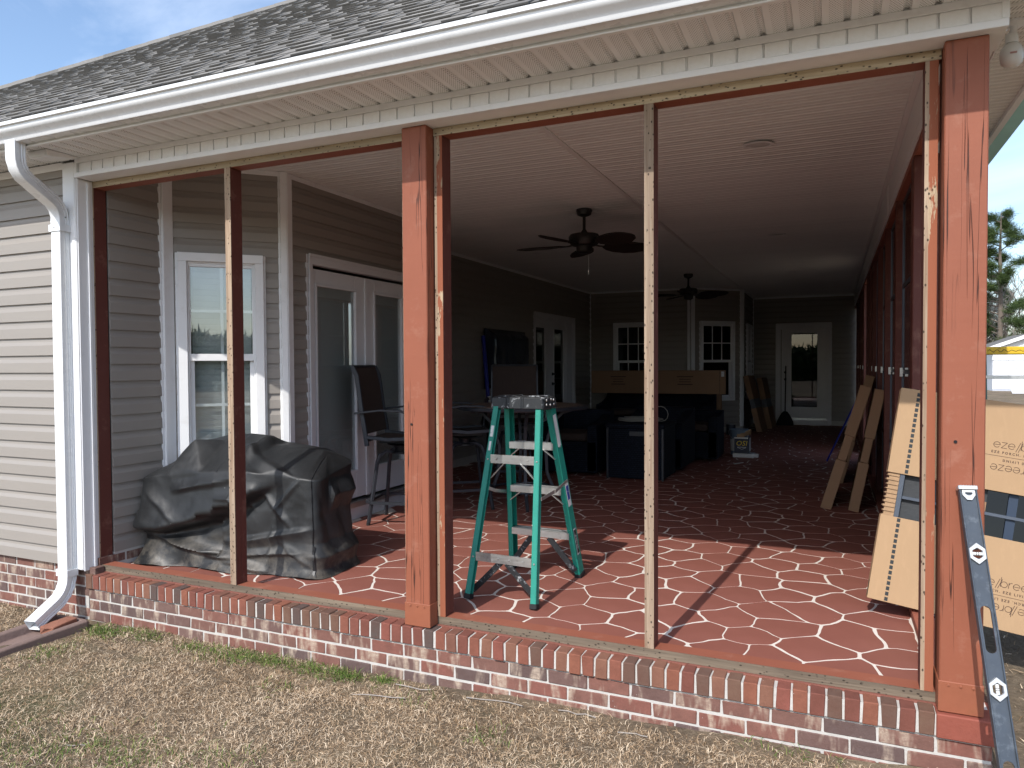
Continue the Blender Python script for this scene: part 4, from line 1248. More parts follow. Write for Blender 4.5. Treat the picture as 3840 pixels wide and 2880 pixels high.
    for sgn, a, b in ((-1, at('nl0', 'nl1', .62), at('fl0', 'fl1', .52)), (1, at('nr0', 'nr1', .57), at('fr0', 'fr1', .62))):   # hinged spreaders
        x = Vector((.024 * sgn, 0, 0)); mid = a.lerp(b, .5) + Vector((0, 0, -.012)); m = MB()
        m.bar(a + x, mid + x, .004, .02); m.bar(mid + x * 1.18, b + x * 1.18, .004, .02)
        m.build('spreader', MT['alum'], t, bevel=.001)
    # moulded top cap with tool slots
    m = MB(); C = Vector((-2.035, .812, 1.10)); X = Vector((.997, -.073, 0)); Y = Vector((.073, .997, 0)); Z = Vector((0, 0, 1))
    def ring(z, ex, ey): return [C + X * a * ex + Y * b * ey + Z * z for a, b in ((-1, -.86), (-.97, -1), (-.42, -1), (-.40, -.90), (-.30, -.90), (-.28, -1), (.16, -1), (.18, -.92), (.24, -.92), (.26, -1), (.97, -1), (1, -.86), (1, .86), (.97, 1), (-.97, 1), (-1, .86))]
    m.loft([ring(-.038, .172, .100), ring(.022, .166, .094), ring(.030, .160, .088)])
    m.obox(C + X * -.09 + Z * .0335, X * .055, Y * .06, Z * .0035); m.obox(C + X * .10 + Z * .0335, X * .045, Y * .062, Z * .0035)
    cap = m.build('top_cap', MT['cap'], t, bevel=.003)
    m = MB()
    for a, b in ((-.05, .012), (-.05, -.014), (.01, .016), (.0, -.016), (.045, .012), (.05, -.014)): m.lathe([(.008, 0), (.006, .004), (.001, .005)], C + X * .170 + Y * a + Z * b, 8, ax='x', caps=False)
    m.build('rivet', MT['alum'], cap, smooth=40)
    # stickers on the right front rail
    def sticker(z0, z1, w, mat, off, name):
        m = MB(); a, b = at('fr0', 'fr1', z0), at('fr0', 'fr1', z1)
        m.obox((a + b) / 2 + x4 * (.0172 + off), (b - a) / 2, y4 * w / 2, x4 * .0004); return m.build(name, MT[mat], fr_)
    sticker(.83, 1.02, .040, 'label_white', .0006, 'worn_label'); sticker(.46, .60, .042, 'label_white', .0006, 'label'); sticker(.50, .585, .030, 'label_blue', .0012, 'label'); sticker(.15, .315, .030, 'label_white', .0006, 'label'); sticker(.158, .307, .026, 'ink', .0012, 'label')
    a = at('fr0', 'fr1', .232)
    text_mesh('lettering', 'WERNER', .024, a + x4 * .0192, -d4, y4, MT['label_white'], fr_, cx=True)
    m = MB(); a, b = at('nl0', 'nl1', .78), at('nl0', 'nl1', .99); m.obox(a.lerp(b, .7) + y1 * -.0185, (b - a) / 2 * .3, x1 * .010, y1 * .0004); m.obox(a.lerp(b, .3) + y1 * -.0185, (b - a) / 2 * .25, x1 * .007, y1 * .0004); m.build('paint_smear', MT['label_white'], nl)
    return t
def text_mesh(name, body, size, origin, right, up, mat, parent, cx=False, spacing=1.0, cy=True, bold=0.0):
    cu = bpy.data.curves.new(name, 'FONT'); cu.body = body; cu.size = size; cu.space_character = spacing; cu.resolution_u = 2; cu.offset = bold
    if cx: cu.align_x = 'CENTER'
    if cy: cu.align_y = 'CENTER'
    o = bpy.data.objects.new('tmp', cu); COL.objects.link(o)
    dg = bpy.context.evaluated_depsgraph_get()
    me = bpy.data.meshes.new_from_object(o.evaluated_get(dg))
    bpy.data.objects.remove(o)
    right, up = Vector(right).normalized(), Vector(up).normalized(); nn = right.cross(up)
    off = Vector(parent.get('_o', (0, 0, 0)))
    M = Matrix(((right.x, up.x, nn.x, origin[0] - off.x), (right.y, up.y, nn.y, origin[1] - off.y), (right.z, up.z, nn.z, origin[2] - off.z), (0, 0, 0, 1)))
    me.transform(M); me.materials.clear(); me.materials.append(mat)
    return put(name, me, parent)
stepladder()

# ---- bar chairs and table
def bar_chair():
    t = thing('bar_chair', 'tall swivel bar chair with brown sling seat beside the glazed nook door', 'chair', (0, 0, 0), 0, 'bar chairs round the table', local=True)
    fm = MT['chair_frame']
    for s in (-1, 1):
        m = MB(); m.tube([(s * .255, -.30, 1.31), (s * .255, -.265, 1.24), (s * .255, -.245, 1.10), (s * .258, -.225, .95), (s * .26, -.20, .80), (s * .26, -.18, .66)], .016, 4, sq=(.022, .036)); m.build('back_rail', fm, t, bevel=.003)
        m = MB(); m.tube([(s * .26, -.20, .735), (s * .26, .0, .715), (s * .255, .20, .725), (s * .25, .27, .70)], .014, 4, sq=(.024, .03)); m.build('seat_rail', fm, t, bevel=.003)
        m = MB(); m.tube([(s * .30, -.27, .93), (s * .305, -.05, .955), (s * .305, .12, .95), (s * .295, .24, .905), (s * .275, .27, .83), (s * .26, .25, .72)], .012, 4, sq=(.032, .016)); m.build('armrest', fm, t, bevel=.003)
    for a_, r_ in (((-.302, 1.312), .012), ((.272, .70), .012), ((-.19, .70), .010)):
        m = MB(); m.tube([(-.252, *a_), (.252, *a_)], r_, 8); m.build('cross_rail', fm, t)
    def sheet(path, w0, th=.004, nx_=9, sag=.02):
        m = MB(); rows = []
        for k, (y, z) in enumerate(path):
            f = math.sin(math.pi * k / (len(path) - 1))
            rows.append([(w0 * (2 * i / (nx_ - 1) - 1), y - (sag * f * (1 - (2 * i / (nx_ - 1) - 1) ** 2)) * (1 if path[0][1] > path[-1][1] + .2 else 0), z - (sag * f * (1 - (2 * i / (nx_ - 1) - 1) ** 2)) * (0 if path[0][1] > path[-1][1] + .2 else 1)) for i in range(nx_)])
        n = len(rows)
        vs = [q for r in rows for q in r]; vs2 = [(x, y - .003, z - .003) for x, y, z in vs]; N = len(vs); fs = []
        for a in range(n - 1):
            for b in range(nx_ - 1):
                q = a * nx_ + b; fs += [(q, q + 1, q + nx_ + 1, q + nx_), (N + q, N + q + nx_, N + q + nx_ + 1, N + q + 1)]
        m.add(vs + vs2, fs); return m
    sheet([(-.30, 1.315), (-.275, 1.26), (-.25, 1.15), (-.238, 1.05), (-.225, .95), (-.205, .84), (-.19, .76)], .248).build('backrest', MT['sling'], t, smooth=60)
    sheet([(-.19, .725), (-.08, .718), (.05, .712), (.16, .72), (.24, .722), (.275, .70)], .25).build('seat', MT['sling'], t, smooth=60)
    m = MB(); m.lathe([(.11, .665), (.12, .655), (.06, .64), (.055, .60), (.09, .59), (.09, .575)], (0, .02, 0), 16); m.obox((0, .02, .685), (.16, 0, 0), (0, .13, 0), (0, 0, .010)); m.build('swivel', MT['black_metal'], t, smooth=40)
    for a in range(4):
        an = math.pi / 4 + a * math.pi / 2; c, s = math.cos(an), math.sin(an)
        m = MB(); m.tube([(.03 * c, .02 + .03 * s, .585), (.13 * c, .02 + .13 * s, .60), (.19 * c, .02 + .19 * s, .575), (.215 * c, .02 + .215 * s, .52), (.25 * c, .02 + .25 * s, .30), (.30 * c, .02 + .30 * s, .02)], .013, 4, sq=(.026, .026)); lg = m.build('leg', fm, t, bevel=.003)
        m = MB(); m.tube([(.302 * c, .02 + .302 * s, .022), (.304 * c, .02 + .304 * s, .0)], .017, 8); m.build('foot', MT['rubber'], lg)
    m = MB(); q = [(.235, .255), (-.235, .255), (-.235, -.215), (.235, -.215)]; pts = []
    for i in range(4):
        a, b = Vector(q[i]), Vector(q[(i + 1) % 4]); pts += [tuple(a.lerp(b, .12)) + (.19,), tuple(a.lerp(b, .88)) + (.19,)]
    m.tube(pts, .012, 4, closed=True, sq=(.026, .022)); m.build('footrest', fm, t)
    return t
MT['chair_frame'] = simple('dark_blue_grey_frame', (.038, .042, .052), .45, .3, var=.2, scale=12)
ch = bar_chair(); ch.location = (-3.74, 2.11, 0); ch.rotation_euler.z = math.radians(-76)
c2 = copy_tree(ch); c2.location = (-3.56, 4.15, 0); c2.rotation_euler.z = math.radians(203); c2['label'] = 'tall bar chair facing out from behind the round table, its brown back above the ladder'
c3 = copy_tree(ch); c3.location = (-3.52, 2.86, 0); c3.rotation_euler.z = math.radians(-52); c3['label'] = 'tall bar chair on the left of the round table, half hidden by the middle post'
t = thing('bar_table', 'round bar height patio table with mosaic top behind the step ladder', 'table', (-3.06, 3.20, 0))
m = MB(); m.lathe([(.58, .935), (.615, .932), (.622, .918), (.615, .905), (.58, .905)], (-3.06, 3.20, 0), 40); rim = m.build('rim', MT['chair_frame'], t, smooth=40)
m = MB(); m.lathe([(.578, .925), (.578, .9365), (.001, .9365)], (-3.06, 3.20, 0), 40, caps=False); top = m.build('tabletop', MT['slate'], t)
rt = random.Random(4)
tl = MB()
for k in range(7):
    r0, r1_ = .06 + k * .074, .06 + (k + 1) * .074 - .004; n = 6 + k * 5
    for i in range(n):
        a0, a1 = 2 * math.pi * i / n, 2 * math.pi * (i + 1) / n - .004 / r1_
        m = MB(); z = .9366
        pts = [(r0 * math.cos(a0), r0 * math.sin(a0)), (r1_ * math.cos(a0), r1_ * math.sin(a0)), (r1_ * math.cos(a1), r1_ * math.sin(a1)), (r0 * math.cos(a1), r0 * math.sin(a1))]
        tl.loft([[(-3.06 + x, 3.20 + y, z) for x, y in pts], [(-3.06 + x, 3.20 + y, z + .003) for x, y in pts]])
MT['tile'] = simple('brown_table_tile', (.14, .095, .07), .4, var=.4, scale=5)
tag(tl.build('tiles', MT['tile'], top), kind='stuff')
for a in range(4):
    an = .5 + a * math.pi / 2; c, s = math.cos(an), math.sin(an); P = lambda r, z: (-3.06 + r * c, 3.20 + r * s, z)
    m = MB(); m.tube([P(.50, .90), P(.38, .86), P(.28, .76), (P(.22, .55)), P(.23, .30), P(.30, .12), P(.42, .01)], .014, 4, sq=(.03, .03)); m.build('leg', MT['chair_frame'], t, bevel=.003)
m = MB(); m.tube([(-3.06 + .30 * math.cos(q * math.pi / 16), 3.20 + .30 * math.sin(q * math.pi / 16), .15) for q in range(32)], .012, 6, closed=True); m.build('foot_ring', MT['chair_frame'], t, smooth=60)

# ---- ceiling fans
def fan():
    t = thing('ceiling_fan', 'black ceiling fan with woven leaf blades above the patio table', 'fan', (0, 0, 0), 0, 'ceiling fans along the porch', local=True)
    m = MB(); m.lathe([(.0, 0), (.072, 0), (.075, -.02), (.062, -.052), (.03, -.066), (.0, -.068)], (0, 0, 0), 20); m.build('canopy', MT['fan_black'], t, smooth=40)
    m = MB(); m.lathe([(.014, -.06), (.014, -.185), (.045, -.23), (.05, -.24)], (0, 0, 0), 14); m.build('downrod', MT['fan_black'], t, smooth=50)
    m = MB(); m.lathe([(.04, -.225), (.13, -.235), (.145, -.255), (.145, -.30), (.12, -.335), (.075, -.345), (.072, -.395), (.05, -.41), (.0, -.412)], (0, 0, 0), 24); m.build('motor', MT['fan_black'], t, smooth=40)
    for k in range(5):
        a = k * 2 * math.pi / 5; R_ = Matrix.Rotation(a, 4, 'Z') @ Matrix.Rotation(math.radians(-13), 4, 'X')
        m = MB(); L = []
        for x, w in ((.20, .03), (.25, .075), (.33, .105), (.45, .118), (.55, .105), (.62, .07), (.66, .02)): L.append((x, w))
        up = [(x, w) for x, w in L]; dn = [(x, -w) for x, w in L[::-1]]
        o2 = up + dn
        m.loft([[tuple(R_ @ Vector((x, y, -.012 * (abs(y) / .11)))) for x, y in o2], [tuple(R_ @ Vector((x, y, .006 - .012 * (abs(y) / .11)))) for x, y in o2]])
        m.v = [(x, y, z - .335) for x, y, z in m.v]
        b = m.build('blade', MT['fan_blade'], t)
        m = MB(); m.tube([tuple(R_ @ Vector((x, y, 0)) + Vector((0, 0, -.335))) for x, y in o2], .006, 5, closed=True); m.build('blade_rim', MT['fan_black'], b)
        m = MB(); m.tube([tuple(R_ @ Vector((x, 0, z)) + Vector((0, 0, -.335))) for x, z in ((.09, .01), (.15, .0), (.24, -.004))], .01, 4, sq=(.035, .008)); m.build('blade_arm', MT['fan_black'], b)
    m = MB(); m.tube([(.05, .02, -.41), (.05, .02, -.56)], .0015, 4); m.tube([(.05, .02, -.56), (.05, .02, -.60)], .005, 6); m.build('pull_chain', MT['alum'], t)
    return t
fa = fan(); fa.location = (-2.505, 3.39, ZC - .001); fa.rotation_euler.z = .68
fb = copy_tree(fa); fb.location = (-2.51, 8.75, ZC - .001); fb.rotation_euler.z = 1.0; fb['label'] = 'black ceiling fan with leaf blades far down the porch, before the far bay window'
# recessed lights
def can():
    t = thing('ceiling_light', '', 'light', (0, 0, 0), 0, 'recessed ceiling lights', local=True)
    m = MB(); m.lathe([(.098, -.002), (.100, -.007), (.082, -.010), (.074, -.006), (.074, -.002)], (0, 0, 0), 32); m.build('trim_ring', MT['white'], t, smooth=40)
    m = MB(); m.lathe([(.0739, -.004), (.05, -.0075), (.001, -.0085)], (0, 0, 0), 24, caps=False); m.build('lens', MT['blind'], t, smooth=60)
    return t
k0 = can()
for i, (x, y, lb) in enumerate(((-.83, 1.95, 'white round recessed light with its trim hanging loose, nearest the front beam'), (-.96, 5.56, 'white recessed ceiling light between the two fans, right of the ceiling strip'), (-.96, 9.15, 'white recessed ceiling light nearest the far door, right of the ceiling strip'), (-3.88, 5.62, 'white recessed ceiling light just past the first fan, by the long wall'), (-3.88, 9.23, 'white recessed ceiling light near the far corner of the long wall'))):
    o = k0 if i == 0 else copy_tree(k0); o.location = (x, y, ZC); o['label'] = lb
    if i == 0: o.rotation_euler = (.05, .02, 0); o.location.z = ZC - .006

# ---- spirit level leaning on the corner post
def level():
    Lv = 1.22
    top = Vector((.081, -.030, .862)); bot = Vector((.172, -.520, -.243))
    t = thing('spirit_level', 'long grey spirit level with two vials leaning on the corner post', 'level', tuple(bot))
    d = (top - bot); Lv = d.length; d.normalize(); x = Vector((1, .18, 0)); x = (x - d * x.dot(d)).normalized(); nrm = x.cross(d)
    if nrm.y > 0: nrm = -nrm
    W_ = .058
    def P(u, v, w=0): return bot + d * u + x * v + nrm * (-w)
    def slot(c, L_, w): 
        out = []
        for k in range(9): a = math.pi * k / 8; out.append((c + L_ / 2 - w + w * math.sin(a) , w * math.cos(a)))
        for k in range(9): a = math.pi * k / 8; out.append((c - L_ / 2 + w - w * math.sin(a), -w * math.cos(a)))
        return out
    holes = [slot(Lv - .500, .155, .0165), slot(Lv - .965, .125, .017)]
    vials = [Lv - .245, Lv - .690]
    for c in vials: holes.append([(c - .016, -.014), (c - .016, .014), (c + .016, .014), (c + .016, -.014)])
    m = MB(); m.plate([[(0.004, -W_ / 2 + .002), (Lv - .012, -W_ / 2 + .002), (Lv - .012, W_ / 2 - .002), (.004, W_ / 2 - .002)]] + holes, lambda u, v, w: P(u, v, w + .007), .007)
    MT['level'] = simple('scuffed_grey_level', (.055, .068, .085), .42, .35, var=.25, scale=16, dirt=((.22, .25, .28), 26, .4))
    body = m.build('body', MT['level'], t, fix=True)
    m = MB()
    for s in (-1, 1): m.obox(P(Lv / 2, s * (W_ / 2 - .0025), .011), d * (Lv / 2 - .004), x * .0025, nrm * .011)
    m.build('flange', MT['level'], body, bevel=.001)
    m = MB(); m.obox(P(Lv - .006, 0, .011), d * .008, x * (W_ / 2 + .003), nrm * .0135)
    for k in range(6): m.obox(P(Lv + .001, -.022 + .0088 * k, .011), d * .0022, x * .003, nrm * .0142)
    m.build('end_cap', MT['alum'], t, bevel=.002)
    m = MB(); m.plate([[(Lv - .016, -.021), (Lv - .034, -.021), (Lv - .052, -.008), (Lv - .052, .008), (Lv - .034, .021), (Lv - .016, .021)], [(Lv - .024, -.012), (Lv - .024, .012), (Lv - .030, .012), (Lv - .036, .004), (Lv - .036, -.004), (Lv - .030, -.012)]], lambda u, v, w: P(u, v, w - .001), .007); m.build('hanger', MT['alum'], t)
    for c in vials:
        hexo = [(c + .034 * math.cos(k * math.pi / 3) * (1.12 if k % 3 == 0 else 1), .0295 * math.sin(k * math.pi / 3)) for k in range(6)]
        hexi = [(c + .020 * math.cos(k * math.pi / 3), .0185 * math.sin(k * math.pi / 3)) for k in range(6)]
        m = MB(); m.plate([hexo, hexi], lambda u, v, w: P(u, v, w - .002), .010); v = m.build('vial_frame', MT['alum'], t, bevel=.001)
        m = MB(); ax = x if c > .7 else d
        m.tube([P(c, 0, .007) - ax * .0165, P(c, 0, .007) + ax * .0165], .006, 10); m.build('vial', MT['blind'], v, smooth=60)
        m = MB(); m.tube([P(c, 0, .007) - ax * .004, P(c, 0, .007) - ax * .0025], .0063, 10); m.tube([P(c, 0, .007) + ax * .0025, P(c, 0, .007) + ax * .004], .0063, 10); m.build('vial_line', MT['ink'], v)
    return t
level()

# ---- tall panel cartons
def ribbon(m, pts, w, fn, th=.0006):
    for a, b in zip(pts, pts[1:]):
        a, b = Vector(a), Vector(b); d = (b - a)
        if d.length < 1e-7: continue
        d.normalize(); n = Vector((-d.y, d.x)); a2, b2 = a - d * w * .2, b + d * w * .2
        q = [a2 + n * w / 2, b2 + n * w / 2, b2 - n * w / 2, a2 - n * w / 2]
        m.loft([[fn(p.x, p.y, .0003) for p in q], [fn(p.x, p.y, .0003 + th) for p in q]])
def glyphs(word, s):
    """thin round monoline letters, x-height 1"""
    out = []; x = 0
    for ch in word:
        if ch == 'e':
            c = [(x + .5 + .5 * math.cos(a), .5 + .5 * math.sin(a)) for a in [math.radians(q) for q in range(0, 321, 16)]]
            out.append([(x, .5), (x + 1, .5)] + c[1:]); x += 1.22
        elif ch == 'z': out.append([(x, 1), (x + .85, 1), (x, 0), (x + .85, 0)]); x += 1.07
        elif ch == '/': out.append([(x, -.35), (x + .55, 1.35)]); x += .38
        elif ch == 'b':
            out.append([(x, 1.7), (x, 0)]); out.append([(x + .5 + .5 * math.cos(a), .5 + .5 * math.sin(a)) for a in [math.radians(q) for q in range(0, 361, 18)]]); x += 1.22
        elif ch == 'r': out.append([(x, 1), (x, 0)]); out.append([(x, .55), (x + .12, .85), (x + .32, 1.0), (x + .5, 1.0)]); x += .68
    return [[(a * s, b * s) for a, b in l] for l in out], x * s
def carton():
    O = Vector((-.205, 1.035, .100)); roll = math.radians(8.6)
    U = Vector((math.cos(roll), 0, -math.sin(roll))); V = Vector((math.sin(roll), .0, math.cos(roll))); V = (V + Vector((0, .165, 0))).normalized(); Nn = U.cross(V)
    if Nn.y > 0: Nn = -Nn
    t = thing('window_panel', 'tall screen panel in open cardboard sleeves with printed lettering, leaning behind the corner post', 'panel', tuple(O))
    Wd, Hh, TH = 1.16, 1.105, .085
    def P(u, v, w=0): return O + U * u + V * v + Nn * w
    def bx(m, u0, u1, v0, v1, w0, w1): m.obox(P((u0 + u1) / 2, (v0 + v1) / 2, (w0 + w1) / 2), U * (u1 - u0) / 2, V * (v1 - v0) / 2, Nn * (w1 - w0) / 2)
    m = MB(); bx(m, .012, .06, .02, Hh - .02, -TH + .01, -.012)
    hc = MB()
    n = 46
    for k in range(n):
        v0 = .02 + (Hh - .04) * k / n; bx(hc, .004 + .002 * math.sin(k * 2.1), .058, v0, v0 + .0075 + .003 * math.sin(k), -TH + .006, -.006)
    m.build('edge_filler', MT['honey'], t); tag(hc.build('honeycomb_cells', MT['honey'], t), kind='stuff')
    m = MB(); bx(m, .060, .084, .03, Hh - .03, -.06, -.010); bx(m, Wd - .06, Wd - .036, .03, Hh - .03, -.06, -.010); bx(m, .084, Wd - .06, .03, .055, -.06, -.010); bx(m, .084, Wd - .06, Hh - .055, Hh - .03, -.06, -.010); bx(m, .084, Wd - .06, .535, .552, -.05, -.013)
    m.build('frame', MT['slate'], t, bevel=.002)
    m = MB(); bx(m, .46, Wd - .06, .055, Hh - .055, -.042, -.038); m.build('glazing', MT['vinyl_dark'], t)
    m = MB(); bx(m, .084, .46, .055, Hh - .055, -.042, -.038); m.build('screen', MT['screen'], t)
    m = MB(); bx(m, .30, .46, .45, .60, -.0375, -.0368); m.build('packing_sheet', MT['card_old'], t)
    m = MB(); bx(m, .55, .59, .40, .70, -.036, -.030); m.build('film_strip', MT['slate_blue'], t)
    m = MB(); bx(m, .66, .71, .40, .70, -.036, -.030); m.build('film_strip', MT['slate_blue'], t)
    for v0, v1, lab in ((.0, .437, 'lower cardboard sleeve'), (.662, Hh + .006, 'upper cardboard sleeve')):
        m = MB(); e = .004
        bx(m, 0, Wd, v0, v1, -e, 0); bx(m, 0, Wd, v0, v1, -TH, -TH + e); bx(m, 0, e, v0, v1, -TH + e, -e); bx(m, Wd - e, Wd, v0, v1, -TH + e, -e)
        if v0 == 0: bx(m, e, Wd - e, v0, v0 + e, -TH + e, -e)
        else: bx(m, e, Wd - e, v1 - e, v1, -TH + e, -e)
        s = m.build('sleeve', MT['card'], t, bevel=.0012); s['label'] = lab
        m = MB(); q = v0 + .006
        while q < v1 - .02: bx(m, .078, .0935, q, q + .019, .0002, .0008); q += .0272
        bx(m, -.0005, .0, v0 + .01, v0 + .09, -.05, -.02)
        m.build('tape_dash', MT['print_grey'], s)
        # printed name, line, and the same upside down
        m = MB(); fn = lambda a, b, w: P(a, b, w)
        yb = v0 + (.218 if v0 else .205); x0 = .446
        gl, wd = glyphs('eze//breeze', .0275)
        for l in gl: ribbon(m, [(x0 + a, yb + b) for a, b in l], .0024, fn)
        for l in gl: ribbon(m, [(x0 + wd + (.0 if v0 else .0) - a - .006, yb - .085 - b) for a, b in l], .0024, fn)
        ribbon(m, [(x0 - .09, yb - .0425), (x0 + wd + .02, yb - .0425)], .0018, fn)
        m.build('printed_name', MT['ink2'], s)
        txt = 'EZE PORCH. EZE LIVING'
        text_mesh('lettering', txt, .0165, P(x0 - .006, yb - .024, .0006), U, V, MT['ink2'], s, spacing=1.45, bold=.0005)
        text_mesh('lettering', txt, .0165, P(x0 + wd, yb - .061, .0006), -U, -V, MT['ink2'], s, spacing=1.45, bold=.0005)
    return t
carton()
def leaner(name, label, near0, near1, lean, depth, th, h, parts_=3, mat='card_old', grp='panel cartons leaning along the right wall'):
    """flat carton leaning on a wall: bottom front corner near0, width depth along +y, tilted by lean towards +x"""
    t = thing(name, label, 'carton', near0, 0, grp)
    O = Vector(near0); Vv = Vector((math.sin(lean), .02, math.cos(lean))).normalized(); Yv = Vector((0.04, 1, 0)); Yv = (Yv - Vv * Yv.dot(Vv)).normalized(); Xv = Yv.cross(Vv)
    def bx(m, a0, a1, b0, b1, c0, c1): m.obox(O + Xv * (a0 + a1) / 2 + Yv * (b0 + b1) / 2 + Vv * (c0 + c1) / 2, Xv * (a1 - a0) / 2, Yv * (b1 - b0) / 2, Vv * (c1 - c0) / 2)
    for k, (a, b, ins) in enumerate(((0, .40, 0), (.402, .60, .010), (.602, 1.0, 0))):
        m = MB(); bx(m, ins, th - ins, ins, depth - ins, a * h, b * h); m.build('sleeve' if k != 1 else 'inner_carton', MT[mat], t, bevel=.003)
    return t
leaner('carton', 'brown panel carton leaning inward, left one of the pair by the right wall', (-.475, 4.0, .012), None, .285, .9, .092, 1.16)
leaner('carton', 'brown panel carton leaning flat on the right wall, behind the tall printed panel', (-.245, 3.95, .012), None, .19, .9, .085, 1.10)
leaner('carton', 'brown carton standing deeper in the shade by the right wall, past the leaning pair', (-.36, 5.6, .012), None, .26, .8, .09, 1.22)
# far cartons leaning on the bay side wall
def far_leaner(x, y, lab, h=1.12, lean=-.24):
    t = thing('carton', lab, 'carton', (x, y, .01), 0, 'cartons by the far bay wall')
    O = Vector((x, y, .01)); Vv = Vector((math.sin(lean), .03, math.cos(lean))).normalized(); Yv = Vector((.05, 1, 0)); Yv = (Yv - Vv * Yv.dot(Vv)).normalized(); Xv = Yv.cross(Vv)
    def bx(m, a0, a1, b0, b1, c0, c1): m.obox(O + Xv * (a0 + a1) / 2 + Yv * (b0 + b1) / 2 + Vv * (c0 + c1) / 2, Xv * (a1 - a0) / 2, Yv * (b1 - b0) / 2, Vv * (c1 - c0) / 2)
    m = MB(); bx(m, -.10, 0, 0, .75, 0, .42 * h); bx(m, -.10, 0, 0, .75, .58 * h, h); m.build('sleeve', MT['card_old'], t, bevel=.003)
    m = MB(); bx(m, -.09, -.01, .01, .74, .42 * h, .58 * h); m.build('panel_edge', MT['steel_dark'], t)
far_leaner(-1.62, 11.6, 'brown carton leaning on the far bay wall, front one of two')
far_leaner(-1.50, 12.45, 'brown carton leaning on the far bay wall, nearer the far door', 1.05, -.2)
# long flat cartons laid across the wicker seats
for x0, x1, lab in ((-4.44, -3.33, 'long brown carton lying across the seats, end nearest the glass door'), (-3.315, -2.06, 'long brown carton lying across the seats, end nearest the far door')):
    t = thing('long_carton', lab, 'carton', (x0, 9.72, .80), 0, 'long cartons across the wicker seats')
    m = MB(); m.box(x0, x1, 9.70, 9.82, .80, 1.21); cb = m.build('box', MT['card_old'], t, bevel=.004)
    m = MB(); q = .81
    while q < 1.2: m.box(x1 - .095, x1 - .085, 9.6985, 9.6995, q, q + .014); q += .024
    m.build('tape_dash', MT['print_grey'], cb)
    m = MB()
    for k, (a, b) in enumerate(((.14, .004), (.10, .003), (.10, .003), (.13, .004))):
        cxm = (x0 + x1) / 2 - .05; z = 1.10 - .045 * k; m.box(cxm - a, cxm + a, 9.6985, 9.6995, z - b * 2, z + b * 2)
    m.build('printed_line', MT['ink2'], cb)
    if x1 > -3: m = MB(); m.box(x1 - .065, x1 - .015, 9.698, 9.6995, 1.10, 1.19); m.build('label', MT['label_white'], cb)

# ---- wicker deck box, wicker seats, hose coil
t = thing('deck_box', 'dark wicker storage box with a lid, coil of hose on top', 'storage box', (-2.77, 5.01, 0))
m = MB(); m.box(-2.765, -2.115, 5.015, 5.71, .01, .585); m.build('body', MT['wicker'], t, bevel=.006)
m = MB(); m.box(-2.785, -2.095, 4.995, 5.73, .587, .64); m.build('lid', MT['wicker'], t, bevel=.010)
m = MB(); m.box(-2.50, -2.33, 5.003, 5.016, .50, .55); m.box(-2.485, -2.345, 5.001, 5.004, .512, .538); m.build('handle', MT['steel_dark'], t, bevel=.004)
m = MB()
for x in (-2.76, -2.12):
    m.box(x - .012, x + .012, 5.0, 5.025, 0, .586)
m.build('corner_post', MT['steel_dark'], t, bevel=.003)
m = MB(); rc = random.Random(9); pts = []
for k in range(240):
    a = k * .3; r = .16 + .05 * math.sin(k * .11) + rc.uniform(-.012, .012); pts.append((-2.45 + r * 1.25 * math.cos(a), 5.30 + r * .75 * math.sin(a), .650 + .035 * (k / 240) + rc.uniform(0, .010)))
m.tube(pts, .004, 5)
m.tube([(-2.19 + .085 * math.sin(q * .5) , 5.22 + .04 * math.cos(q * .4), .745 - .09 * math.cos(q * .5)) for q in range(12)], .005, 5)
tag(m.build('cable_coil', MT['cord'], smooth=60), 'pale cable coiled loosely on the wicker storage box', 'cable')
def wicker_seat(name, label, x, y, w, d, rz, hb=.80):
    t = thing(name, label, 'seat', (x, y, 0), rz, 'dark wicker seats', local=True)
    m = MB(); m.box(-w / 2, w / 2, -d / 2, d / 2, .03, .40); m.build('base', MT['wicker'], t, bevel=.01)
    m = MB(); m.box(-w / 2 + .12, w / 2 - .12, -d / 2 - .02, d / 2 - .16, .405, .50); m.build('cushion', MT['sling'], t, bevel=.03, segs=2)
    for s in (-1, 1):
        m = MB(); pr = []
        for k in range(9): f = k / 8; pr.append((-d / 2 + d * f, .60 + (hb - .60) * f ** 2.2))
        base = [(q, .05) for q, _ in pr]
        ring = [(y_, z_) for y_, z_ in base] + pr[::-1]
        m.loft([[(s * w / 2 - .055 * s - .06, y_, z_) for y_, z_ in ring], [(s * w / 2 - .055 * s + .06, y_, z_) for y_, z_ in ring]]); m.build('arm', MT['wicker'], t, bevel=.006)
    m = MB(); m.box(-w / 2, w / 2, d / 2 - .13, d / 2, .40, hb); m.build('backrest', MT['wicker'], t, bevel=.015)
wicker_seat('wicker_chair', 'dark navy wicker armchair with curved side, right behind the storage box', -2.44, 6.26, .76, .94, 0, .75)
wicker_seat('wicker_chair', 'dark wicker armchair beside the round table, left of the storage box', -3.30, 5.5, .74, .75, 0, .75)
wicker_seat('wicker_sofa', 'dark wicker sofa under the long cartons', -3.3, 9.95, 2.0, .8, 0, .79)
wicker_seat('wicker_ottoman', 'dark wicker seat standing behind the curved armchair', -2.14, 7.25, .68, .66, 0, .66)
t = thing('carton', 'narrow brown carton standing on end between the wicker seats and the paint can', 'carton', (-2.33, 10.7, 0))
m = MB(); m.box(-2.37, -2.25, 10.6, 10.72, .0, .80); m.build('box', MT['card_old'], t, bevel=.004)

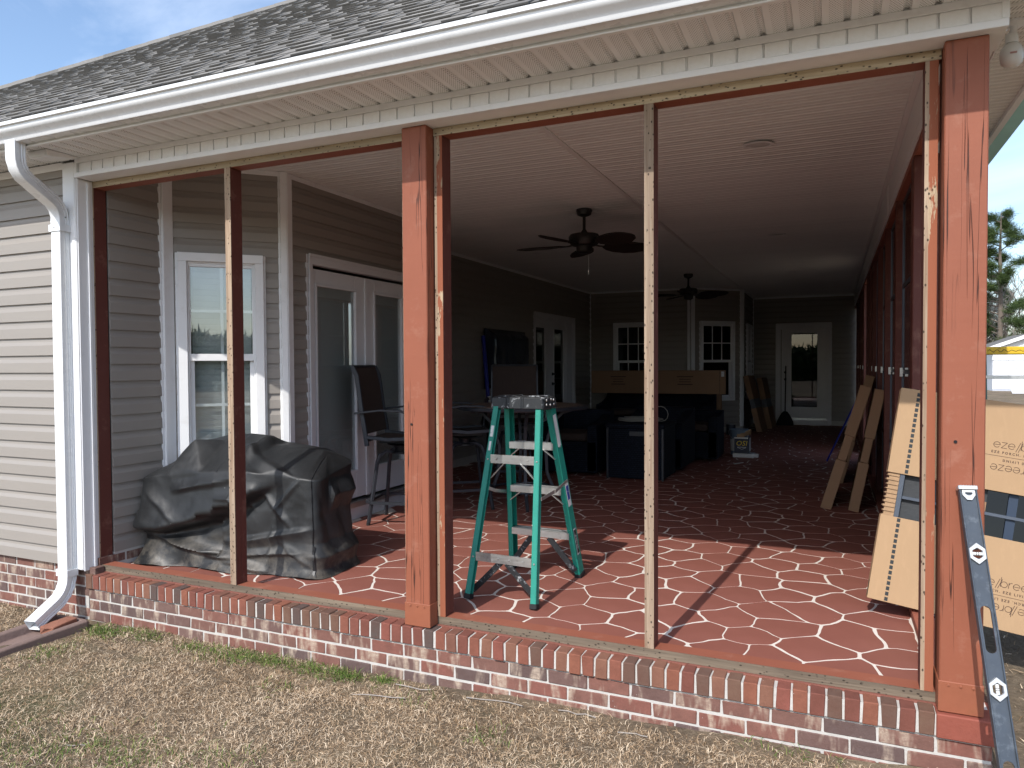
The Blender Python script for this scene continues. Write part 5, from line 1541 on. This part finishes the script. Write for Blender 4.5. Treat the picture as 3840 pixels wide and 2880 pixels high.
# ---- small building supplies on the floor
t = thing('sealant_carton', 'small open dark blue carton marked OSI on a white wrapped pack', 'carton', (-1.61, 7.55, .062))
m = MB(); m.box(-1.645, -1.440, 7.50, 7.64, .062, .285); b = m.build('box', MT['navy'], t, bevel=.002)
m = MB(); m.box(-1.441, -1.4385, 7.51, 7.63, .09, .275); m.box(-1.645, -1.46, 7.498, 7.4995, .266, .285); m.build('side_print', MT['label_white'], b)
text_mesh('lettering', 'OSI', .100, Vector((-1.543, 7.4985, .197)), (1, 0, 0), (.18, 0, 1), MT['yellow'], b, cx=True)
m = MB(); ribbon(m, [(-1.60, .140), (-1.543, .116), (-1.486, .140)], .004, lambda a, b_, w: Vector((a, 7.4995 - w, b_))); ribbon(m, [(-1.60, .146), (-1.486, .146)], .006, lambda a, b_, w: Vector((a, 7.4995 - w, b_))); m.build('emblem', MT['label_white'], b)
m = MB(); m.obox((-1.50, 7.56, .325), (.075, 0, .02), (0, .045, .02), Vector((-.01, -.02, .05)).normalized() * .002); m.obox((-1.56, 7.52, .305), (.05, 0, 0), (0, .004, .022), (0, .002, 0)); m.obox((-1.47, 7.6, .345), (.04, .01, .02), (0, .03, .03), Vector((0, -.7, .7)) * .003); m.build('flap', MT['card'], t)
t = thing('wrapped_pack', 'white plastic wrapped pack lying flat under the blue carton', 'package', (-1.66, 7.49, 0))
m = MB(); m.box(-1.665, -1.375, 7.48, 7.68, .001, .060); 
mw = m.mesh('wrap', MT['plastic_wrap'], bevel=.012, segs=2, off=(-1.66, 7.49, 0)); put('wrap', mw, t)
m = MB(); m.loft([[(-1.377, 7.50, .01), (-1.377, 7.62, .01), (-1.377, 7.62, .055), (-1.377, 7.50, .055)], [(-1.33, 7.52, .005), (-1.325, 7.6, .004), (-1.325, 7.6, .05), (-1.33, 7.52, .058)]]); m.build('loose_end', MT['plastic_wrap'], t)
t = thing('bucket', 'pale blue plastic bucket beside the dark blue carton', 'bucket', (-1.615, 7.86, 0))
m = MB(); m.lathe([(.120, .0), (.138, .345), (.147, .345), (.147, .37), (.134, .37), (.117, .012), (.0, .012)], (-1.615, 7.86, 0), 24); b = m.build('shell', MT['bucket'], t, smooth=40)
m = MB(); m.tube([(-1.615 + .147 * math.cos(a), 7.86 - .02 - .13 * math.sin(a), .345 - .12 * math.sin(a)) for a in [math.pi * k / 10 for k in range(11)]], .003, 5); m.build('bail', MT['alum'], b)
m = MB(); m.lathe([(.1245, .06), (.1335, .23)], (-1.615, 7.86, 0), 24, caps=False); m.build('wrap_label', MT['label_white'], b)
t = thing('paint_can', 'dark metal paint can by the foot of the far bay wall', 'can', (-2.12, 10.95, 0))
m = MB(); m.lathe([(.085, 0), (.085, .185), (.088, .187), (.088, .195), (.075, .195), (.074, .188), (.0, .188)], (-2.12, 10.95, 0), 20); b = m.build('can', MT['steel_dark'], t, smooth=40)
m = MB(); m.lathe([(.0885, .188), (.086, .198), (.078, .199)], (-2.12, 10.95, 0), 20, caps=False); m.build('can_rim', MT['alum'], b, smooth=40)
m = MB(); m.bar((-1.556, 6.754, .006), (-1.463, 6.92, .006), .018, .008); tag(m.build('wood_offcut', MT['blind']), 'small white offcut lying on the floor before the wrapped pack', 'offcut')
# broom at the far door
t = thing('broom', 'black broom standing upside the far glass door, wide head on the floor', 'broom', (-1.31, 13.45, 0))
m = MB(); m.tube([(-1.31, 13.42, .28), (-1.305, 13.52, 1.27)], .013, 8); m.build('handle', MT['black_metal'], t)
m = MB(); m.loft([[(-1.31 + a * .04, 13.42 + b * .025, .30) for a, b in ((-1, -1), (1, -1), (1, 1), (-1, 1))], [(-1.31 + a * .10, 13.42 + b * .03, .22) for a, b in ((-1, -1), (1, -1), (1, 1), (-1, 1))], [(-1.31 + a * .165, 13.41 + b * .035, .08) for a, b in ((-1, -1), (1, -1), (1, 1), (-1, 1))], [(-1.31 + a * .175, 13.41 + b * .045, .003) for a, b in ((-1, -1), (1, -1), (1, 1), (-1, 1))]]); m.build('bristles', MT['broom'], t, bevel=.01)
m = MB(); m.tube([(-.445, 7.46, .008), (-.20, 7.7, .55), (-.02, 7.86, .95)], .012, 8); tag(m.build('pole', MT['blue'], smooth=60), 'bright blue pole leaning against the right wall beyond the cartons', 'pole')
# covered television on the long wall and tool beside it
t = thing('wall_television', 'wall television wrapped in dark crinkled plastic on the long siding wall', 'television', (-4.82, 6.65, 1.0))
m = MB(); m.box(-4.83, -4.76, 6.2, 7.1, 1.15, 1.65); m.build('bracket', MT['black_metal'], t)
MT['tarp'] = simple('dark_blue_plastic_film', (.018, .024, .040), .22, bump=.9, bscale=9)
rt = random.Random(6); m = MB(); nY, nZ = 22, 16; vs = []; fs = []
for i in range(nY + 1):
    for j in range(nZ + 1):
        yy = 5.95 + 1.45 * i / nY; zz = .99 + .84 * j / nZ; e = min(i, nY - i, 2) / 2 * min(j, nZ - j, 2) / 2
        vs.append((-4.79 + .11 * e + .018 * mnoise.noise((yy * 6, zz * 6, 1)), yy, zz))
for i in range(nY):
    for j in range(nZ): q = i * (nZ + 1) + j; fs.append((q, q + nZ + 1, q + nZ + 2, q + 1))
b0 = len(vs); vs += [(-4.80, 5.95, .99), (-4.80, 7.40, .99), (-4.80, 7.40, 1.83), (-4.80, 5.95, 1.83)]; fs.append((b0, b0 + 3, b0 + 2, b0 + 1))
m.add(vs, fs); m.build('plastic_cover', MT['tarp'], t, smooth=180, fix=False)
t = thing('garden_tool', 'blue handled garden tool with a white label propped by the covered television', 'garden tool', (-4.62, 5.78, 0))
m = MB(); m.tube([(-4.60, 5.7, .60), (-4.66, 5.74, 1.1), (-4.76, 5.84, 1.72)], .026, 10); m.build('shaft', MT['blue'], t, smooth=60)
m = MB(); m.tube([(-4.575, 5.69, .72), (-4.60, 5.70, .90)], .030, 10); m.build('label', MT['label_white'], t, smooth=60)
m = MB(); m.lathe([(.0, .46), (.09, .47), (.12, .55), (.10, .66), (.05, .70), (.0, .70)], (-4.58, 5.66, 0), 14); m.lathe([(.05, 0.002), (.05, .46)], (-4.58, 5.66, 0), 10); m.build('motor', MT['black_metal'], t, smooth=40)
# flood lamp under the right-hand soffit
t = thing('flood_lamp', 'white flood lamp hanging in its socket under the corner soffit', 'lamp', (.258, .24, 2.617))
m = MB(); m.lathe([(.045, 2.617), (.045, 2.609), (.02, 2.605), (.015, 2.602)], (.258, .24, 0), 18); m.tube([(.258, .24, 2.605), (.256, .243, 2.585), (.252, .248, 2.575)], .012, 10); m.build('bracket', MT['white'], t, smooth=40)
m = MB(); m.lathe([(.018, 2.58), (.021, 2.575), (.023, 2.545), (.0215, 2.543)], (.252, .249, 0), 18); m.build('socket', MT['white'], t, smooth=40)
MT['bulb_ink'] = simple('faded_red_print', (.42, .22, .19), .6)
MT['bulb'] = simple('frosted_bulb', (.72, .70, .67), .25)
m = MB(); m.lathe([(.019, 2.545), (.030, 2.532), (.0385, 2.515), (.040, 2.495), (.036, 2.470), (.026, 2.458), (.010, 2.453), (.0, 2.452)], (.252, .249, 0), 24); b = m.build('bulb', MT['bulb'], t, smooth=60)
m = MB(); m.lathe([(.0403, 2.502), (.0405, 2.492)], (.252, .249, 0), 24, caps=False); 
m = MB(); m.box(.240, .262, .2070, .2078, 2.490, 2.497); m.build('bulb_print', MT['bulb_ink'], b)

# ------------------------------------------------------------------ things in the yard
# splash block under the downspout with a broken brick
t = thing('splash_block', 'weathered red concrete splash block under the downspout', 'splash block', (-4.70, -.46, -.30))
prof = [(-.155, -.06), (-.155, .062), (-.135, .075), (-.112, .062), (-.100, .018), (.100, .018), (.112, .062), (.135, .075), (.155, .062), (.155, -.06)]
rings = []
for k in range(9):
    f = k / 8; yy = -.135 - .78 * f; w = 1.0 - .04 * math.sin(f * 3); xx = -4.70 + .0 * f
    rings.append([(xx + a * w - .07 * f, yy, -.303 + b - .035 * f) for a, b in prof])
m = MB(); m.loft(rings); m.build('trough', MT['concrete_red'], t, bevel=.006, segs=2)
m = MB(); m.loft([[(-4.845, -.15, -.30), (-4.555, -.15, -.30), (-4.555, -.15, -.245), (-4.58, -.15, -.236), (-4.82, -.15, -.236), (-4.845, -.15, -.245)], [(-4.845, -.118, -.30), (-4.555, -.118, -.30), (-4.555, -.118, -.25), (-4.58, -.118, -.24), (-4.82, -.118, -.24), (-4.845, -.118, -.25)]]); m.build('end_wall', MT['concrete_red'], t, bevel=.004)
t = thing('broken_brick', 'broken terracotta brick wedged under the downspout mouth', 'brick', (-4.65, -.23, -.285))
m = MB(); m.loft([[(-4.725, -.315, -.283), (-4.615, -.315, -.285), (-4.608, -.310, -.232), (-4.66, -.325, -.236), (-4.72, -.318, -.238)], [(-4.72, -.24, -.284), (-4.61, -.235, -.285), (-4.606, -.238, -.226), (-4.66, -.23, -.22), (-4.715, -.245, -.228)], [(-4.71, -.155, -.284), (-4.612, -.152, -.285), (-4.61, -.158, -.222), (-4.655, -.165, -.214), (-4.70, -.16, -.222)]])
m.v = [(x, y, z + .004 * mnoise.noise((x * 60, y * 60, z * 60))) for x, y, z in m.v]
m.build('fragment', MT['terracotta'], t, bevel=.004)

# tall ladder with yellow top outside the right wall
t = thing('tall_ladder', 'tall green step ladder with yellow top standing in the side yard', 'ladder', (1.05, 3.1, -.26))
DX, DY = -.215, -.40
m = MB(); m.box(.80 + DX, 1.20 + DX, 3.36 + DY, 3.60 + DY, 1.370, 1.425); b = m.build('top_cap', MT['yellow_cap'], t, bevel=.006)
m = MB(); pts = [(.845 + DX + .012 * k, 1.396 + .010 * math.sin(k * 1.7) * (1 if k < 12 else .5)) for k in range(20)]; ribbon(m, pts, .003, lambda a, b_, w: Vector((a, 3.3598 + DY - w, b_))); m.build('pen_scrawl', MT['ink'], b)
for x0, x1, y0, y1 in ((.825, .79, 3.40, 2.98), (1.175, 1.21, 3.40, 2.98), (.835, .74, 3.56, 4.2), (1.165, 1.26, 3.56, 4.2)):
    m = MB(); m.bar((x0 + DX, y0 + DY, 1.370), (x1 + DX, y1 + DY, -.25), .030, .07 if y0 < 3.5 else .04, (0, 1, 0)); m.build('rail', MT['green_dark'], t, bevel=.002)
for k in range(5):
    z = .05 + .29 * k; f = (1.37 - z) / 1.62; m = MB(); m.bar((.825 + DX, 3.40 + DY - .42 * f, z), (1.175 + DX, 3.40 + DY - .42 * f, z), .075, .025); m.build('tread', MT['alum'], t)

# white shed with double doors across the yard
t = thing('shed', 'white gabled shed with double doors across the side yard', 'shed', (9.6, 48, -.35))
m = MB(); m.box(7.95, 11.2, 46, 50, -.35, 2.20); m.build('wall', MT['shed_white'], t)
m = MB(); m.loft([[(7.95, 46.0, 2.2), (11.2, 46.0, 2.2), (9.575, 46.0, 2.78)], [(7.95, 50, 2.2), (11.2, 50, 2.2), (9.575, 50, 2.78)]]); m.build('gable', MT['shed_white'], t)
m = MB()
for a in (-1, 1): m.loft([[(9.575, 45.7, 2.95), (9.575 + a * 1.95, 45.7, 2.20), (9.575 + a * 1.95, 45.7, 2.10), (9.575, 45.7, 2.85)], [(9.575, 50.3, 2.95), (9.575 + a * 1.95, 50.3, 2.20), (9.575 + a * 1.95, 50.3, 2.10), (9.575, 50.3, 2.85)]])
m.build('roof', MT['sh_c'], t)
m = MB()
for a in (-1, 1): m.loft([[(9.575, 45.66, 2.93), (9.575 + a * 1.95, 45.66, 2.18), (9.575 + a * 1.95, 45.66, 1.98), (9.575, 45.66, 2.73)], [(9.575, 45.7, 2.93), (9.575 + a * 1.95, 45.7, 2.18), (9.575 + a * 1.95, 45.7, 1.98), (9.575, 45.7, 2.73)]])
m.build('barge_board', MT['shed_white'], t)
for x0, x1 in ((7.99, 8.67), (8.70, 9.40), (9.43, 10.12), (10.15, 10.9)):
    m = MB(); m.box(x0, x1, 45.93, 45.99, -.18, 1.42); d = m.build('door', MT['shed_white'], t, bevel=.01)
    m = MB()
    for z in (1.18, .98, .76, .12): m.box(x0 + .24, x1 - .22, 45.915, 45.93, z, z + .03)
    m.build('hardware', MT['shed_grey'], d)
m = MB(); m.box(7.93, 11.22, 45.90, 46, -.35, -.19); m.build('skirting', MT['shed_grey'], t)
m = MB(); m.box(7.93, 11.22, 45.94, 46, 1.46, 1.66); m.build('frieze', MT['shed_white'], t)
t = thing('metal_sheet', 'low white metal sheet lying in the side yard before the shed', 'metal sheet', (8.9, 41, -.30))
m = MB(); m.obox((9.2, 41, -.12), (1.3, .1, 0), (0, .25, .12), (0, -.01, .02)); m.build('panel', MT['shed_white'], t)

# ---- trees
def mesh_np(name, V, F, tone, mat, smooth=False):
    me = bpy.data.meshes.new(name)
    n = len(V); me.vertices.add(n); me.vertices.foreach_set('co', V.astype(np.float32).ravel())
    k = F.shape[1]; me.loops.add(F.size); me.loops.foreach_set('vertex_index', F.astype(np.int32).ravel())
    me.polygons.add(len(F)); me.polygons.foreach_set('loop_start', np.arange(0, F.size, k, dtype=np.int32)); me.polygons.foreach_set('loop_total', np.full(len(F), k, np.int32))
    me.update(calc_edges=True)
    a = me.attributes.new('tone', 'FLOAT', 'POINT'); a.data.foreach_set('value', tone.astype(np.float32))
    me.materials.append(mat); me.validate(); return me
def branchy(m, p, d, L, r, depth, rng, tips, spread=.55):
    q = p; n = 3
    pts = [p]
    for k in range(n):
        d = (d + Vector((rng.uniform(-.18, .18), rng.uniform(-.18, .18), rng.uniform(-.05, .16)))).normalized(); q = q + d * L / n; pts.append(q)
    m.tube(pts, [r, r * .85, r * .72, r * .6], 5 if depth > 1 else 3)
    if depth == 0: tips.append(q); return
    for k in range(3 if depth > 1 else 4):
        a = rng.uniform(0, 6.28); s = Vector((math.cos(a), math.sin(a), rng.uniform(.1, .8))).normalized()
        branchy(m, pts[rng.choice((1, 2, 3, 3))], (d * (1 - spread) + s * spread).normalized(), L * rng.uniform(.55, .75), r * .55, depth - 1, rng, tips, spread)
def bare_tree(seed, H):
    rng = random.Random(seed); m = MB(); tips = []
    m.tube([(0, 0, -.3), (.05, .02, H * .2), (.02, .05, H * .42)], [H * .013, H * .011, H * .008], 7)
    trunk = m.mesh('trunk', MT['bark'])
    m = MB()
    for k in range(11):
        a = rng.uniform(0, 6.28); z = H * rng.uniform(.2, .42)
        branchy(m, Vector((.03, .03, z)), Vector((math.cos(a) * .6, math.sin(a) * .6, rng.uniform(.5, 1.2))).normalized(), H * rng.uniform(.2, .3), H * .005, 3, rng, tips)
    return trunk, m.mesh('crown', MT['pale_bark'], fix=False)
def pine_tree(seed, H):
    rng = random.Random(seed); R_ = np.random.default_rng(seed); m = MB()
    m.tube([(0, 0, -.3), (.06, .0, H * .4), (.0, .05, H * .75), (.02, .0, H * .98)], [H * .018, H * .014, H * .008, H * .002], 8)
    clumps = []
    for k in range(int(30)):
        z = H * (.30 + .68 * (k / 30.0)); a = rng.uniform(0, 6.28); Lb = H * (.06 + .19 * (1 - (z / H - .3) / .7)) * rng.uniform(.55, 1.15)
        e = Vector((math.cos(a) * Lb, math.sin(a) * Lb, z + Lb * rng.uniform(.0, .4)))
        m.tube([(0, 0, z - .1), tuple(e * .5 + Vector((0, 0, z * .5))), tuple(e)], [H * .004, H * .003, H * .001], 4)
        for q in range(9):
            f = rng.uniform(.35, 1.05); c = Vector((0, 0, z)).lerp(e, f); clumps.append((c + Vector((rng.uniform(-.3, .3), rng.uniform(-.3, .3), rng.uniform(-.1, .3))) * H * .045, H * rng.uniform(.022, .042)))
    trunk = m.mesh('trunk', MT['bark'], smooth=60)
    V = []; T = []
    for c, r in clumps:
        n = 110; d = R_.normal(size=(n, 3)); d[:, 2] = np.abs(d[:, 2]) * .8 + d[:, 2] * .25; d /= np.linalg.norm(d, axis=1)[:, None]
        base = np.array(c) + R_.normal(size=(n, 3)) * r * .35; tip = base + d * r * R_.uniform(.6, 1.3, (n, 1))
        sd = np.cross(d, R_.normal(size=(n, 3))); sd /= np.linalg.norm(sd, axis=1)[:, None] + 1e-9; w = r * .03
        V.append(np.stack([base - sd * w, base + sd * w, tip], 1)); tn = R_.uniform(.0, 1, (n, 1)) * np.ones((1, 3)); T.append(tn)
    V = np.concatenate(V).reshape(-1, 3); T = np.concatenate(T).ravel(); F = np.arange(len(V)).reshape(-1, 3)
    return trunk, mesh_np('crown', V, F, T, MT['needle'])
pines = [pine_tree(3, 12.), pine_tree(8, 12.)]; bares = [bare_tree(4, 11.), bare_tree(15, 11.)]
def plant(kind, x, y, s, rz, label, grp):
    tr, cr = kind
    t = thing('pine_tree' if kind in pines else 'bare_tree', label, 'tree', (x, y, -.3), rz, grp, local=True); t.scale = (s, s, s)
    put('trunk', tr, t); put('crown', cr, t)
G1 = 'trees beyond the side yard'
plant(pines[0], 10.2, 57, 1.02, .3, 'tall green pine rising above the white shed, its top against the sky', G1)
plant(pines[1], 12.0, 52, .80, 1.9, 'broad green pine just right of the tall pine behind the shed', G1)
plant(pines[1], 11.4, 64, .72, 4.0, 'lower green pine half hidden behind the shed roof', G1)
plant(bares[0], 9.3, 60, 1.0, .0, 'bare leafless tree left of the tall pine behind the shed', G1)
plant(bares[1], 11.3, 61, .95, 2.2, 'bare leafless tree between the pines behind the shed', G1)
plant(bares[0], 10.3, 66, .9, 3.1, 'pale bare tree behind the tall pine trunk', G1)
plant(bares[1], 8.2, 63, .85, 5.2, 'bare leafless tree showing beside the corner post', G1)
G2 = 'trees reflected in the porch glass'
rg_ = random.Random(12)
for i, (x, y) in enumerate(((19, -20), (24, -19), (27, -28), (12, 9), (15, 12), (17, 16), (13, 20), (18, 24), (22, 14), (20, 30))):
    kd = rg_.choice([pines[0], pines[1], bares[0], pines[1]])
    plant(kd, x + rg_.uniform(-1, 1), y + rg_.uniform(-1, 1), rg_.uniform(.42, .62) if y > 0 else rg_.uniform(.30, .42), rg_.uniform(0, 6), 'green pine of the yard seen only as a reflection in the porch glass' if kd in pines else 'leafless yard tree seen only as a reflection in the porch glass', G2)
# undergrowth and far woods: one mass
R3 = np.random.default_rng(77); n = 42000
cx = R3.uniform(4, 26, n); cy = R3.uniform(66, 80, n); cz = -.3 + 5.5 * R3.random(n) ** 1.6 * (0.75 + .25 * np.sin(cx * 1.3)); d = R3.normal(size=(n, 3)); d[:, 2] = np.abs(d[:, 2]); d /= np.linalg.norm(d, axis=1)[:, None]
sd = np.cross(d, R3.normal(size=(n, 3))); sd /= np.linalg.norm(sd, axis=1)[:, None]
b = np.stack([cx, cy, cz], 1); ln = R3.uniform(.4, 1.3, (n, 1)); w = R3.uniform(.012, .05, (n, 1))
V = np.stack([b - sd * w, b + sd * w, b + d * ln], 1).reshape(-1, 3); F = np.arange(len(V)).reshape(-1, 3)
tag(put('undergrowth', mesh_np('undergrowth', V, F, np.repeat(R3.random(n), 3), MT['bush'])), kind='stuff')

R3 = np.random.default_rng(78); n = 70000
ang = R3.uniform(-.2, 1.9, n); rad = R3.uniform(44, 56, n)
cx = rad * np.sin(ang) * 1.0; cy = -rad * np.cos(ang); hh = 3.7 + .7 * np.sin(ang * 9) + .4 * np.sin(ang * 31)
cz = -.3 + hh * R3.random(n); d = R3.normal(size=(n, 3)); d[:, 2] = np.abs(d[:, 2]); d /= np.linalg.norm(d, axis=1)[:, None]
sd = np.cross(d, R3.normal(size=(n, 3))); sd /= np.linalg.norm(sd, axis=1)[:, None]
b = np.stack([cx, cy, cz], 1); ln = R3.uniform(.3, 1.0, (n, 1)); w = R3.uniform(.05, .2, (n, 1))
V = np.stack([b - sd * w, b + sd * w, b + d * ln], 1).reshape(-1, 3); F = np.arange(len(V)).reshape(-1, 3)
tag(put('far_woods', mesh_np('far_woods', V, F, np.repeat(R3.random(n), 3), MT['needle'])), kind='stuff')

# ---- lawn blades
def blades(name, px, py, L, wd, lean, mat, seed, tone):
    R_ = np.random.default_rng(seed); n = len(px)
    a = R_.uniform(0, 2 * np.pi, n); el = lean
    z = gz(px, py) + np.array([.018 * mnoise.noise((x * 2.1, y * 2.1, 0)) + .012 * mnoise.noise((x * 7, y * 7, 3)) for x, y in zip(px, py)]) - .003
    p0 = np.stack([px, py, z], 1)
    dh = np.stack([np.cos(a), np.sin(a), np.zeros(n)], 1)
    el2 = el * R_.uniform(.1, .8, n)
    d1 = dh * np.cos(el)[:, None] + np.array([0, 0, 1]) * np.sin(el)[:, None]
    tw = R_.uniform(-.8, .8, n); dh2 = np.stack([np.cos(a + tw), np.sin(a + tw), np.zeros(n)], 1)
    d2 = dh2 * np.cos(el2)[:, None] + np.array([0, 0, 1]) * np.sin(el2 - .25)[:, None]
    p1 = p0 + d1 * (L * .5)[:, None]; p2 = p1 + d2 * (L * .5)[:, None]
    sd = np.stack([-np.sin(a), np.cos(a), R_.uniform(-.5, .5, n)], 1) * (wd / 2)[:, None]
    V = np.stack([p0 - sd, p0 + sd, p1 - sd * .8, p1 + sd * .8, p2], 1).reshape(-1, 3)
    o = np.arange(n)[:, None] * 5
    F = np.concatenate([o + np.array([[0, 1, 3]]), o + np.array([[0, 3, 2]]), o + np.array([[2, 3, 4]])], 0)
    return tag(put(name, mesh_np(name, V, F, np.repeat(tone, 5), mat)), kind='stuff')
def field(n, x0, x1, y0, y1, seed):
    R_ = np.random.default_rng(seed); return R_.uniform(x0, x1, n), R_.uniform(y0, y1, n), R_
def bare(x, y):
    """how worn the turf is: along the wall, and in patches"""
    v = np.array([mnoise.noise((a * 1.1, b * 1.1, 5)) + .5 * mnoise.noise((a * 3.3, b * 3.3, 9)) for a, b in zip(x, y)])
    wall = np.clip(1 - (-y - .01) / .15, 0, 1) * np.clip((x + 3.0) / 1.2, .35, 1)
    patch = np.clip(1 - np.hypot((x + 3.3) / 1.0, (y + 1.4) / .45), 0, 1)
    return np.clip(v * 1.2 - .14, 0, 1) * .75 + wall * 1.0 + patch * .6
NB = 430000
x, y, R_ = field(NB, -6.6, .9, -2.3, .0, 21)
k = (R_.random(NB) > bare(x, y)) & ~((x > -4.88) & (x < -4.53) & (y > -.95)) & ~((x > .17) & (y > -.6) & (R_.random(NB) > .4))
x, y = x[k], y[k]; n = len(x)
tone = np.clip(.5 + .42 * R_.normal(size=n) + .25 * np.array([mnoise.noise((a * 2, b * 2, 2)) for a, b in zip(x, y)]), 0, 1)
blades('dry_grass', x, y, R_.uniform(.016, .052, n), R_.uniform(.0012, .0028, n), np.where(R_.random(n) < .12, R_.uniform(.6, 1.35, n), R_.uniform(.02, .7, n)), MT['straw'], 5, tone)
gxs, gys = [], []
R_ = np.random.default_rng(6)
for (cx_, cy_, sx, sy, num) in ((-4.05, -.12, .06, .03, 130), (-3.72, -.10, .05, .03, 160), (-3.42, -.12, .12, .05, 520), (-3.15, -.10, .07, .03, 260), (-2.88, -.09, .10, .035, 420), (-2.66, -.085, .07, .03, 360), (-2.44, -.07, .03, .025, 140), (-4.40, -.14, .10, .05, 520), (-4.4, -.45, .06, .10, 260), (-4.22, -.08, .12, .03, 160), (-3.3, -1.15, .25, .12, 420), (-3.0, -1.05, .12, .08, 240), (-3.7, -1.3, .3, .12, 500), (-2.6, -.95, .14, .08, 160), (-1.7, -.42, .05, .04, 60), (-2.9, -.32, .06, .04, 60), (-2.2, -.18, .1, .06, 60), (-.5, -.06, .1, .03, 60), (-3.05, -1.35, .2, .1, 260)):
    gxs.append(R_.normal(cx_, sx, num)); gys.append(np.minimum(R_.normal(cy_, sy, num), -.015))
x = np.concatenate(gxs); y = np.concatenate(gys); n = len(x)
blades('green_grass', x, y, R_.uniform(.025, .075, n), R_.uniform(.0018, .0036, n), R_.uniform(.3, 1.35, n), MT['grass'], 9, R_.random(n))
x, y, R_ = field(60000, .3, 7, -1.0, 9, 31); n = len(x)
pt = np.array([mnoise.noise((a * .9, b * .9, 5)) for a, b in zip(x, y)]); k = R_.random(n) < np.clip(.55 + pt, .1, 1); x, y = x[k], y[k]; n = len(x)
gr = np.array([mnoise.noise((a * .7, b * .7, 15)) for a, b in zip(x, y)]) > .05
blades('side_dry_grass', x[~gr], y[~gr], R_.uniform(.02, .07, (~gr).sum()), R_.uniform(.002, .005, (~gr).sum()), R_.uniform(.05, .8, (~gr).sum()), MT['straw'], 15, R_.random((~gr).sum()))
blades('side_green_grass', x[gr], y[gr], R_.uniform(.02, .07, gr.sum()), R_.uniform(.002, .005, gr.sum()), R_.uniform(.2, 1.1, gr.sum()), MT['grass'], 16, R_.random(gr.sum()))
# fallen twigs
m = MB(); rk = random.Random(3)
for (a, b, L_, an) in ((-1.95, -.10, .28, .1), (-2.35, -.09, .2, -.1), (-1.5, -.09, .18, .2), (-2.5, -.25, .3, .5), (-3.35, -1.1, .16, 1.0), (-1.2, -.14, .14, -.3)):
    pts = [(a + math.cos(an) * L_ * f + rk.uniform(-.008, .008), b + math.sin(an) * L_ * f * .3 + rk.uniform(-.008, .008), ground_at(a + math.cos(an) * L_ * f, b + math.sin(an) * L_ * f * .3) + .008 + rk.uniform(0, .006)) for f in (0, .25, .5, .75, 1)]
    m.tube(pts, .0028, 5)
tag(m.build('dry_twigs', MT['pale_bark']), kind='stuff')
for o in bpy.data.objects:
    if '_o' in o.keys(): del o['_o']
